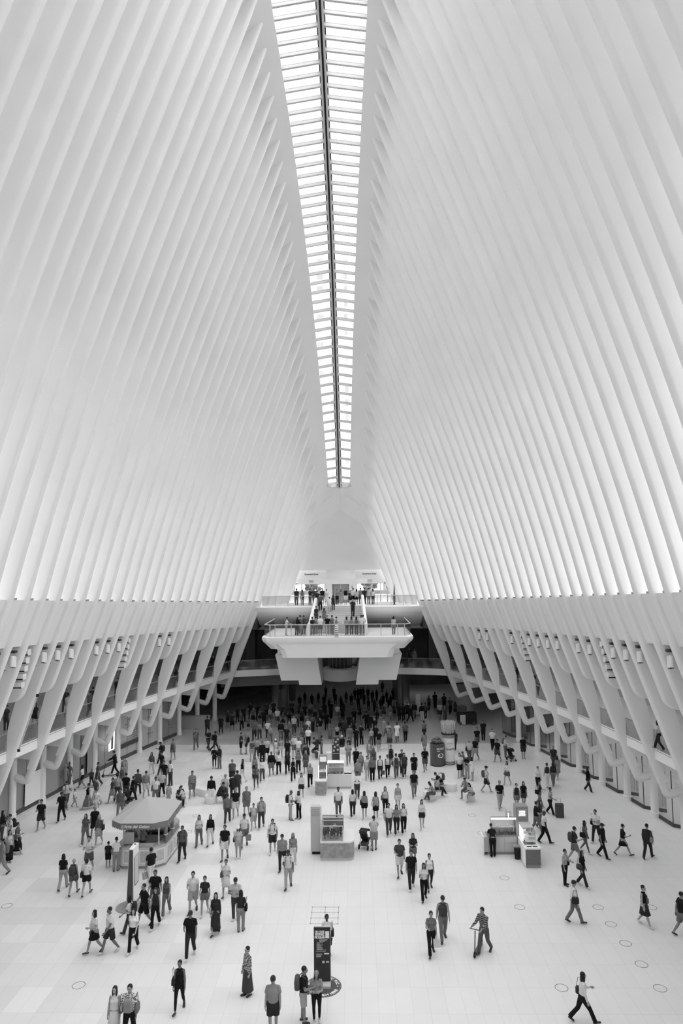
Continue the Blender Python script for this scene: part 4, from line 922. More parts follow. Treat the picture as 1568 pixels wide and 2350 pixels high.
t = thing('neon_smile', 'glowing curved neon tube high in the left shopfront', 'neon sign', (c.x+.3, c.y, 3.5)); obj('tube', MB().tube([(0, .28*math.cos(q), .28*math.sin(q)) for q in [PI+PI*j/12 for j in range(13)]], .04, 8), M_LAMP, t)
for i, (f0, f1) in ((6, (.05, .3)), (6, (.62, .98)), (7, (.45, .98))): lpanel('curtain_panel', 'grey curtain panel in the left shopfront, bay %s' % ('with the neon tube, right part' if f0 < .1 else 'with the neon tube, left part' if i == 6 else 'with the mannequins'), 'panel', i, f0, f1, .3, 4.2, M_GREY, off=.04)
# ------------------------------------------------------------------ people
SH = [.012, .03, .06, .10, .16, .25, .36, .5, .65, .8]
def pattern(kind, d):
    nm = '%s_%d' % (kind, d)
    if nm in MATS: return MATS[nm]
    m = mat(nm, SH[d], rough=.85); n = m.node_tree.nodes; l = m.node_tree.links; b = n['Principled BSDF']; t = n.new('ShaderNodeTexCoord')
    if kind == 'striped_cloth': x = n.new('ShaderNodeTexWave'); x.bands_direction = 'Z'; x.inputs['Scale'].default_value = 5.2
    else: x = n.new('ShaderNodeTexNoise'); x.inputs['Scale'].default_value = 22
    l.new(t.outputs['Object'], x.inputs['Vector']); r = n.new('ShaderNodeMapRange'); r.inputs['From Min'].default_value = .45; r.inputs['From Max'].default_value = .55
    r.inputs['To Min'].default_value = SH[d]*.35; r.inputs['To Max'].default_value = min(SH[d]*2.6, .75)
    l.new(x.outputs['Fac'], r.inputs['Value']); l.new(r.outputs[0], b.inputs['Base Color']); return m
def cloth(d): return mat('cloth_%d' % d, SH[d], rough=.85, spec=.15)
def skinm(d): return mat('skin_%d' % d, [.04, .07, .11, .16, .22, .30, .36, .42, .48, .52][d], rough=.55, spec=.3)
def hairm(c): return mat('hair_%s' % c, {'d': .015, 'g': .22, 'y': .30, 'w': .75, 'c': .02, 'm': .2}[c], rough=.6)
M_EYE = mat('eye_dark', .01, rough=.3)
def frus(mb, p0, p1, a, b, n=12):
    """tapered tube between two points; a, b = (radius sideways, radius front-back); flat ends"""
    p0, p1 = Vector(p0), Vector(p1); d = (p1-p0).normalized()
    u = Vector((1, 0, 0)); u = (u-d*u.dot(d))
    if u.length < .1: u = Vector((0, 1, 0))-d*d.y
    u.normalize(); w = d.cross(u); rs = []
    for p, (ra, rb) in ((p0, a), (p1, b)):
        rs.append([tuple(p+u*ra*math.cos(2*PI*j/n)+w*rb*math.sin(2*PI*j/n)) for j in range(n)])
    mb.rings(rs)
def chain(mb, pts, rad, cap0=True, cap1=True):
    for i in range(len(pts)-1): frus(mb, pts[i], pts[i+1], rad[i], rad[i+1])
    for i, (p, r) in enumerate(zip(pts, rad)):
        if (i == 0 and not cap0) or (i == len(pts)-1 and not cap1): continue
        m = min(r); mb.ell(p, (r[0]*.99, r[1]*.99, m*.99), 12, 8)
R2 = math.radians
LEGS = {'s': ((3, 2, 0), (-3, 3, 0)), 'w': ((22, 6, -8), (-10, 26, 30)), 'v': ((-10, 26, 30), (22, 6, -8)), 'W': ((30, 8, -14), (-20, 26, 42)), 'V': ((-20, 26, 42), (30, 8, -14)), 'S': ((86, 84, 0), (80, 82, 0)), 'Z': ((84, 96, 0), (88, 60, 0))}
ARMS = {'d': ((3, 9, 12, 0), (3, 9, 12, 0)), 'a': ((-20, 8, 14, 0), (24, 8, 24, .05)), 'b': ((24, 8, 24, .05), (-20, 8, 14, 0)), 'p': ((22, 12, 88, .45), (22, 12, 88, .45)),
        'h': ((14, 12, 86, .35), (4, 9, 12, 0)), 'g': ((4, 9, 12, 0), (14, 12, 86, .35)), 'r': ((66, 18, 84, .45), (66, 18, 84, .45)), 'f': ((40, 6, 34, .02), (40, 6, 34, .02)), 'x': ((-24, 14, 22, .5), (-24, 14, 22, .5)), 'o': ((40, 6, 34, .02), (-10, 8, 14, 0))}
LEAN = {'d': 0, 'f': 8, 'r': 0, 'p': 4}
def skel(sex, legs, arms, lean=0):
    J = {}; fem = sex == 'f'
    hw = .095 if fem else .09; sw = .148 if fem else .166
    fw = lambda a: Vector((0, -math.sin(R2(a)), -math.cos(R2(a))))
    for i, s in enumerate((-1, 1)):
        a, b, ft = LEGS[legs][i]
        hip = Vector((s*hw, 0, 0)); kn = hip+fw(a)*.43+Vector((s*.005, 0, 0)); an = kn+fw(a-b)*.41+Vector((-s*.012, 0, 0))
        f = R2(ft); toe = an+Vector((s*.03, -math.cos(f)*.17, -.045-math.sin(f)*.15)); heel = an+Vector((0, .045*math.cos(f), -.045+.04*math.sin(f)))
        J['hip', s], J['knee', s], J['ank', s], J['toe', s], J['heel', s] = hip, kn, an, toe, heel
    low = min(min(J['toe', s].z, J['heel', s].z) for s in (-1, 1))-.027
    off = Vector((0, 0, -low))
    for k in J: J[k] = J[k]+off
    P = off.copy(); J['pel'] = P
    tl = R2(lean+(14 if legs in 'SZ' else LEAN.get(arms, 2)))
    T = Matrix.Rotation(tl, 4, 'X')
    up = lambda x, y, z: P+(T @ Vector((x, y, z)))
    J['waist'] = up(0, .0, .16); J['chest'] = up(0, .0, .36); J['neck0'] = up(0, .01, .52); J['neck1'] = up(0, -.005, .60); J['head'] = up(0, -.02, .70); J['T'] = T
    for i, s in enumerate((-1, 1)):
        sa, q, e, ins = ARMS[arms][i]
        sh = up(s*sw, .01, .47); sa2 = sa+math.degrees(tl)*.0
        d1 = Vector((s*math.sin(R2(q)), -math.sin(R2(sa2))*math.cos(R2(q)), -math.cos(R2(sa2))*math.cos(R2(q))))
        el = sh+d1*.285
        d2 = Vector((s*math.sin(R2(q))*.5-s*ins, -math.sin(R2(sa2+e)), -math.cos(R2(sa2+e)))).normalized()
        wr = el+d2*.25; J['sho', s], J['elb', s], J['wri', s], J['fd', s] = sh, el, wr, d2
    return J
def hand(mb, J, s, k=1.0):
    d = J['fd', s]; n = Vector((-s, 0, 0)); n = n-d*n.dot(d)
    if n.length < .2: n = Vector((0, 0, 1))-d*d.z
    n.normalize(); w = d.cross(n); w = w if w.y < 0 or abs(w.y) < .3 else -w      # w points to the thumb side
    W = J['wri', s]; R = Matrix((w, n, d)).transposed()
    mb.ell(W+d*.045, (.038*k, .017*k, .055*k), 10, 8, R)
    for i, L in enumerate((.068, .078, .073, .055)):
        b = W+d*.082+w*(.029-.0195*i); m1 = b+d*L*.5+n*.012; t = m1+d*L*.42+n*.022
        chain(mb, [b-d*.02, m1, t], [(.0088, .0088), (.0085, .0085), (.0072, .0072)])
    b = W+d*.028+w*.026; m1 = b+d*.03+w*.026+n*.008; t = m1+d*.03+w*.008+n*.012
    chain(mb, [b, m1, t], [(.012, .012), (.0105, .0105), (.009, .009)])
def body_prims(sex, J, lod):
    mb = MB(); fem = sex == 'f'; P = J['pel']; T = J['T']; R3 = T.to_3x3()
    c = J['head']
    mb.ell(c+R3 @ Vector((0, .008, .02)), (.074, .092, .098), 16, 12, R3); mb.ell(c+R3 @ Vector((0, -.018, -.045)), (.056, .064, .066), 14, 10, R3)
    chain(mb, [c+R3 @ Vector((0, -.088, .012)), c+R3 @ Vector((0, -.106, -.018))], [(.010, .010), (.015, .013)])
    mb.ell(c+R3 @ Vector((0, -.078, -.062)), (.024, .012, .012), 8, 6)
    for s in (-1, 1): mb.ell(c+R3 @ Vector((s*.077, .006, -.008)), (.011, .02, .03), 8, 6)
    frus(mb, J['neck0']-Vector((0, 0, .02)), J['neck1']+Vector((0, 0, .03)), (.052, .052) if fem else (.06, .06), (.045, .048) if fem else (.054, .056))
    wr = (.125, .088) if fem else (.15, .105)
    hp = (.165, .115) if fem else (.155, .11)
    chain(mb, [P+Vector((0, 0, -.02)), P+Vector((0, 0, .06)), J['waist'], J['chest'], J['neck0']-R3 @ Vector((0, 0, .06))], [(hp[0]*.85, hp[1]*.85), hp, wr, (.142, .105) if fem else (.163, .118), (.09, .07) if fem else (.108, .08)])
    if fem:
        for s in (-1, 1): mb.ell(J['chest']+R3 @ Vector((s*.062, -.075, .0)), (.06, .055, .06), 10, 8)
    for s in (-1, 1): mb.ell(P+Vector((s*.07, .055, -.02)), (.085, .08, .09), 10, 8)
    sr = .045 if fem else .053
    chain(mb, [J['sho', -1], J['neck0']-R3 @ Vector((0, 0, .03)), J['sho', 1]], [(sr, sr), (sr*.95, sr*1.1), (sr, sr)])
    ar = (.043, .036, .035, .023) if fem else (.052, .042, .041, .027)
    for s in (-1, 1):
        e, w = J['elb', s], J['wri', s]; m_ = e+(w-e)*.3
        chain(mb, [J['sho', s], e, m_, w, w+J['fd', s]*.03], [(ar[0],)*2, (ar[1],)*2, (ar[2],)*2, (ar[3],)*2, (ar[3]*1.05, ar[3]*.9)])
        h, k, a = J['hip', s], J['knee', s], J['ank', s]; m_ = k+(a-k)*.32
        chain(mb, [h, h+(k-h)*.4, k, m_, a, a-Vector((0, 0, .02))], [(.092, .098) if fem else (.088, .094), (.08, .085) if fem else (.078, .085), (.052, .055), (.052, .058), (.033, .037), (.035, .04)])
        chain(mb, [J['heel', s], a-Vector((0, .0, .03)), J['toe', s]], [(.032, .027), (.038, .036), (.04, .024)])
        hand(mb, J, s) if lod < 3 else None
    return mb
def finish(mb, vox, ratio=1.0, smooth_it=1):
    me = bpy.data.meshes.new('tmp'); me.from_pydata(mb.v, [], mb.f); me.update()
    bm = bmesh.new(); bm.from_mesh(me); bmesh.ops.recalc_face_normals(bm, faces=bm.faces); bm.to_mesh(me); bm.free()
    o = bpy.data.objects.new('tmp', me); COL.objects.link(o)
    r = o.modifiers.new('r', 'REMESH'); r.mode = 'VOXEL'; r.voxel_size = vox
    if smooth_it: q = o.modifiers.new('s', 'SMOOTH'); q.factor = .5; q.iterations = smooth_it
    if ratio < 1: q = o.modifiers.new('d', 'DECIMATE'); q.ratio = ratio
    dg = bpy.context.evaluated_depsgraph_get(); out = bpy.data.meshes.new_from_object(o.evaluated_get(dg))
    bpy.data.objects.remove(o); bpy.data.meshes.remove(me)
    out.polygons.foreach_set('use_smooth', [True]*len(out.polygons))
    out.materials.clear(); out.materials.append(None)
    return out
MC = {}
def cached(key, fn):
    if key not in MC: MC[key] = fn()
    return MC[key]
def raw_mesh(mb, smooth=True):
    me = bpy.data.meshes.new('part'); me.from_pydata(mb.v, [], mb.f); me.update()
    bm = bmesh.new(); bm.from_mesh(me); bmesh.ops.recalc_face_normals(bm, faces=bm.faces); bm.to_mesh(me); bm.free()
    me.polygons.foreach_set('use_smooth', [smooth]*len(me.polygons)); me.materials.append(None); return me
def top_mesh(sex, J, sl, vox, loose, hem=.05):
    mb = MB(); fem = sex == 'f'; P = J['pel']; R3 = J['T'].to_3x3(); g = .014+loose
    wr = (.125, .094) if fem else (.148, .112)
    cr = (.143, .11) if fem else (.163, .124)
    rr_ = [((.158 if fem else .15)+g, .112+g), (wr[0]+g+loose, wr[1]+g+loose), (cr[0]+g*.9, cr[1]+g*.9), ((.095 if fem else .11)+g*.5, .082+g*.4)]
    pts = [P+Vector((0, 0, .10-hem)), J['waist'], J['chest'], J['neck0']-R3 @ Vector((0, 0, .035))]
    chain(mb, pts, rr_, cap0=False, cap1=True)
    if fem:
        for s in (-1, 1): mb.ell(J['chest']+R3 @ Vector((s*.06, -.078, .0)), (.07, .062, .068), 10, 8)
    sr = (.046 if fem else .054)
    if sl != 'n': chain(mb, [J['sho', -1], J['neck0']-R3 @ Vector((0, 0, .035)), J['sho', 1]], [(sr+.012,)*2, (sr*.95, sr*1.15), (sr+.012,)*2])
    else: chain(mb, [J['sho', -1]*.72+J['neck0']*.28, J['neck0']-R3 @ Vector((0, 0, .06)), J['sho', 1]*.72+J['neck0']*.28], [(sr*.95,)*2, (sr*.9, sr), (sr*.95,)*2])
    for s in (-1, 1):
        a, e, w = J['sho', s], J['elb', s], J['wri', s]; r0 = (.043 if fem else .052)+.015
        if sl == 't': chain(mb, [a, a+(e-a)*.62], [(r0, r0), (r0*1.02+loose, r0*1.02+loose)], cap1=False)
        elif sl == 'l': chain(mb, [a, e, w], [(r0, r0), (r0*.88, r0*.88), (.037, .037)], cap1=False)
    return finish(mb, vox, .6)
def bottom_mesh(sex, J, kind, vox):
    mb = MB(); fem = sex == 'f'; P = J['pel']; hp = (.172, .122) if fem else (.162, .12)
    top = P+Vector((0, 0, .12 if kind not in 'DE' else .02))
    if kind in 'PSL':
        ex = {'P': .016, 'S': .02, 'L': .007}[kind]
        chain(mb, [top, P+Vector((0, 0, .02)), P-Vector((0, 0, .05))], [(hp[0]*.9, hp[1]*.92), (hp[0]+ex*.4, hp[1]+ex*.4), (hp[0]*.9, hp[1]*.9)], cap0=False)
        for s in (-1, 1): mb.ell(P+Vector((s*.07, .058, -.02)), (.09, .086, .095), 10, 8)
        for s in (-1, 1):
            h, k, a = J['hip', s], J['knee', s], J['ank', s]
            if kind == 'S': q = h+(k-h)*(.55 if fem else .86); chain(mb, [h, q], [(.098+ex, .104+ex), (.078+ex*1.4, .08+ex*1.4)], cap1=False)
            elif kind == 'P':
                w_ = .022 if fem else .012
                chain(mb, [h, h+(k-h)*.4, k, k+(a-k)*.35, a+(a-k)*.02], [(.095+ex*.5, .10+ex*.5), (.085+ex*.6, .09+ex*.6), (.062+ex*.6, .064+ex*.6), (.06+ex*.6, .064+ex*.6), (.05+w_, .054+w_)], cap1=False)
            else: chain(mb, [h, h+(k-h)*.4, k, k+(a-k)*.32, k+(a-k)*.9], [(.095, .101), (.084, .09), (.057, .06), (.057, .063), (.040, .044)], cap1=False)
        return finish(mb, vox, .6)
    # skirts and dresses: one flaring hull around both legs
    seated = J['knee', 1].z > P.z-.2
    L = {'K': .75, 'D': .95, 'M': 1.75, 'E': 1.75}[kind]; rs = []; n = 20
    mid = lambda f: (lambda A, B: (A+B)/2)(*[J['hip', s]+(J['knee', s]-J['hip', s])*f if f <= 1 else J['knee', s]+(J['ank', s]-J['knee', s])*(f-1) for s in (-1, 1)])
    st = [(-.12 if kind in 'KM' else -.3, hp[0]*.78, hp[1]*.8), (0, hp[0]*1.04, hp[1]*1.08), (.35, hp[0]*1.13, hp[1]*1.2), (min(L, 1), hp[0]*1.2, hp[1]*1.35)]
    if L > 1: st += [(L*.8, hp[0]*1.22, hp[1]*1.55), (L, hp[0]*1.25, hp[1]*1.7)]
    for f, ra, rb in st:
        c = P+Vector((0, 0, -f*.4)) if f <= 0 else mid(f); sp_ = 0
        if f > .3: ss = [J['knee', s] for s in (-1, 1)]; sp_ = abs(ss[0].y-ss[1].y)*.36*min(f, 1.0)
        tl = Vector((0, 0, 1))
        if seated and f > 0: rs.append([(c.x+ra*math.cos(2*PI*j/n), c.y, c.z+.09*math.sin(2*PI*j/n)) for j in range(n)])
        else: rs.append([(c.x+ra*math.cos(2*PI*j/n), c.y+(rb+sp_)*math.sin(2*PI*j/n), c.z+.006*math.sin(6*PI*j/n)) for j in range(n)])
    mb.rings(rs)
    return raw_mesh(mb)
def hair_mesh(J, h):
    mb = MB(); R3 = J['T'].to_3x3(); c = J['head']
    E_ = lambda x, y, z, a, b, d: mb.ell(c+R3 @ Vector((x, y, z)), (a, b, d), 16, 10, R3)
    if h == 'b': return None
    E_(0, .022, .040, .083, .092, .094)
    if h in 'ly':
        E_(0, .055, -.08, .088, .052, .15); E_(0, .07, -.2, .075, .035, .12)
        for s in (-1, 1): E_(s*.068, -.0, -.07, .026, .05, .13)
    if h == 't': E_(0, .095, .05, .038, .04, .04); E_(0, .05, -.03, .07, .045, .06)
    if h in 'cwm':
        E_(0, .0, .052, .088, .102, .075)
        mb.rings([[(p.x, p.y, p.z) for p in (c+R3 @ Vector(q) for q in ring)] for ring in ([(-.07, -.07, .055), (-.07, -.07, .065), (.07, -.07, .065), (.07, -.07, .055)], [(-.045, -.165, .04), (-.045, -.165, .048), (.045, -.165, .048), (.045, -.165, .04)])])
    if h == 'u': mb.rings([[(p.x, p.y, p.z) for p in (c+R3 @ Vector((r*math.cos(2*PI*j/16), r*1.1*math.sin(2*PI*j/16), z)) for j in range(16))] for r, z in ((.14, .02), (.1, .06), (.09, .13), (.05, .15))])
    return raw_mesh(mb)
def face_mesh(J):
    mb = MB(); R3 = J['T'].to_3x3(); c = J['head']
    for s in (-1, 1):
        mb.ell(c+R3 @ Vector((s*.03, -.081, .012)), (.010, .008, .005), 8, 6); mb.ell(c+R3 @ Vector((s*.031, -.087, .032)), (.018, .006, .004), 8, 4)
    mb.ell(c+R3 @ Vector((0, -.090, -.062)), (.021, .005, .004), 8, 4)
    return raw_mesh(mb)
def shoe_mesh(J, s):
    mb = MB(); a = J['ank', s]; h, t = J['heel', s], J['toe', s]
    chain(mb, [h, a-Vector((0, 0, .035)), t], [(.037, .030), (.045, .040), (.046, .028)])
    return raw_mesh(mb)
def bag_mesh(kind):
    mb = MB()
    if kind == 'B':
        mb.rings([[(x*sx_, y*sy_, z) for x, y in rr(-1, 1, -1, 1, .5)] for z, sx_, sy_ in ((0, .12, .06), (.04, .15, .09), (.25, .155, .10), (.38, .13, .08), (.44, .07, .04))])
        for s in (-1, 1): mb.tube([(s*.1, -.04, .36), (s*.105, -.16, .455), (s*.11, -.27, .40), (s*.115, -.335, .26), (s*.13, -.30, .10), (s*.14, -.12, .05), (s*.12, -.04, .06)], .016, 6)
    elif kind == 'R':
        mb.rings([[(x*sx_, y*sy_, z) for x, y in ((-1, -1), (1, -1), (1, 1), (-1, 1))] for z, sx_, sy_ in ((0, .13, .05), (.3, .15, .045))])
        for y in (-.03, .03): mb.tube([(-.07, y, .3), (-.05, 0, .42), (.05, 0, .42), (.07, y, .3)], .007, 5)
    else:
        mb.rings([[(x*sx_, y*sy_, z) for x, y in rr(-1, 1, -1, 1, .5)] for z, sx_, sy_ in ((0, .05, .11), (.03, .06, .15), (.2, .055, .15), (.26, .03, .12))])
        mb.tube([(0, -.12, .22), (-.02, -.06, .55), (-.02, .06, .55), (0, .12, .22)], .009, 5)
    return raw_mesh(mb, kind != 'R')
FACE = {'T': 0, 'TR': 45, 'R': 90, 'AR': 135, 'A': 180, 'AL': 225, 'L': 270, 'TL': 315}
SHW = ['black', 'black', 'charcoal', 'dark grey', 'dark grey', 'mid grey', 'grey', 'light grey', 'white', 'white']
TOPW = {'t': 't-shirt', 'l': 'long-sleeved top', 'n': 'sleeveless top'}; BOTW = {'P': 'trousers', 'S': 'shorts', 'L': 'leggings', 'K': 'skirt', 'M': 'long skirt'}
PEOPLE = []
BW = {'B': 'backpack', 'R': 'shopping bag', 'G': 'shoulder bag', 'H': 'shoulder bag', 'F': 'backpack'}
def put(mesh, name, m, parent):
    o = bpy.data.objects.new(name, mesh); COL.objects.link(o)
    if parent: o.parent = parent
    if m: o.material_slots[0].link = 'OBJECT'; o.material_slots[0].material = m
    return o
def person(row, loc, anchor, lod, group=None, dz=0.0, place=''):
    f = row.split(); face, legs, arms, sex, top, bot, hair = f[:7]; ex = f[7:]
    skin = 5; sc = 1.0; lean = 0; bags = []; yaw = 0; pat = None
    for e in ex:
        if e[0] == 'q': skin = int(e[1])
        elif e[0] == 'k': pat = {'s': 'striped_cloth', 'p': 'patterned_cloth'}[e[1]]
        elif e[0] == 'z': sc = float(e[1:])
        elif e[0] == 'n': lean = int(e[1:])
        elif e[0] in BW: bags.append((e[0], int(e[1])))
    sx = 'f' if sex == 'f' else 'm'
    H = {'f': .955, 'm': 1.02, 'k': .68}[sex]*sc
    tag_ = (sx, legs, arms, lean)
    J = cached(('J',)+tag_, lambda: skel(sx, legs, arms, lean))
    vox = {1: .0105, 2: .02, 3: .034}[lod]; vc = {1: .014, 2: .024, 3: .036}[lod]
    b = put(cached(('body', lod)+tag_, lambda: finish(body_prims(sx, J, lod), vox, .5 if lod == 1 else .6, 1)), 'person', skinm(skin), None)
    b.location = loc; b.rotation_euler = (0, 0, R2(FACE[face]+yaw)); b.scale = (H*(1.04 if sex == 'm' else 1), H, H)
    tshade, sl = int(top[0]), top[1]; bk, bs = bot[0], int(bot[1])
    dress = bk in 'DE'
    loose = .010 if sl == 't' and sx == 'm' else .004
    put(cached(('top', sl, lod, loose)+tag_, lambda: top_mesh(sx, J, sl, vc, loose, .06 if sx == 'm' else .0)), 'dress_bodice' if dress else ('shirt' if sl != 'l' else 'jumper'), pattern(pat, tshade) if pat else cloth(tshade), b)
    put(cached(('bot', bk, lod)+tag_, lambda: bottom_mesh(sx, J, bk, vc)), {'P': 'trousers', 'S': 'shorts', 'L': 'leggings', 'K': 'skirt', 'M': 'skirt', 'D': 'dress_skirt', 'E': 'dress_skirt'}[bk], cloth(bs), b)
    hm = cached(('hair', hair)+tag_, lambda: hair_mesh(J, hair))
    if hm: put(hm, 'cap' if hair in 'cwm' else 'sun_hat' if hair == 'u' else 'hair', hairm({'g': 'g', 'y': 'y', 'w': 'w', 'c': 'c', 'u': 'w', 'm': 'm'}.get(hair, 'd')), b)
    if hair in 'cwmu' and sx == 'f': put(cached(('hair', 'l')+tag_, lambda: hair_mesh(J, 'l')), 'hair', hairm('d'), b).scale = (.97, .97, .995)
    if lod == 1:
        put(cached(('face',)+tag_, lambda: face_mesh(J)), 'face_features', M_EYE, b)
        for s in (-1, 1): put(cached(('shoe', s)+tag_, lambda: shoe_mesh(J, s)), 'shoe', cloth(8 if (tshade+bs) % 2 else 2), b)
    if dress: d = '%s %s dress' % (SHW[tshade], 'long' if bk == 'E' else 'short')
    else: d = '%s %s, %s %s' % (SHW[tshade], TOPW[sl], SHW[bs], BOTW[bk])
    M = Matrix.Translation(loc) @ Matrix.Rotation(b.rotation_euler.z, 4, 'Z') @ Matrix.Scale(H, 4)
    for k, sh in bags:
        o = put(cached(('bag', 'G' if k == 'H' else 'B' if k == 'F' else k), lambda: bag_mesh('G' if k == 'H' else 'B' if k == 'F' else k)), {'B': 'backpack', 'F': 'backpack', 'R': 'shopping_bag', 'G': 'shoulder_bag', 'H': 'shoulder_bag'}[k], cloth(sh), None)
        if k == 'B': p = J['waist']+J['T'].to_3x3() @ Vector((0, .205, -.06))
        elif k == 'F': p = J['waist']+J['T'].to_3x3() @ Vector((0, -.20, -.06))
        elif k == 'R': p = J['wri', 1]+Vector((0, 0, -.50))
        else: s = 1 if k == 'G' else -1; p = J['pel']+Vector((s*.23, .02, -.02))
        o.location = M @ p; o.rotation_euler = b.rotation_euler; o.scale = (H, H, H)
        if k == 'F': o.rotation_euler.z += PI; o.scale = (H*.9, H*.9, H*.9)
        PEOPLE.append([o, '%s %s' % (SHW[sh], BW[k]), 'on person in %s, %s' % (d.split(',')[0], anchor), BW[k], 'b', group, loc])
    PEOPLE.append([b, 'person in '+d, anchor, 'person', 'p', group, loc])
    return b
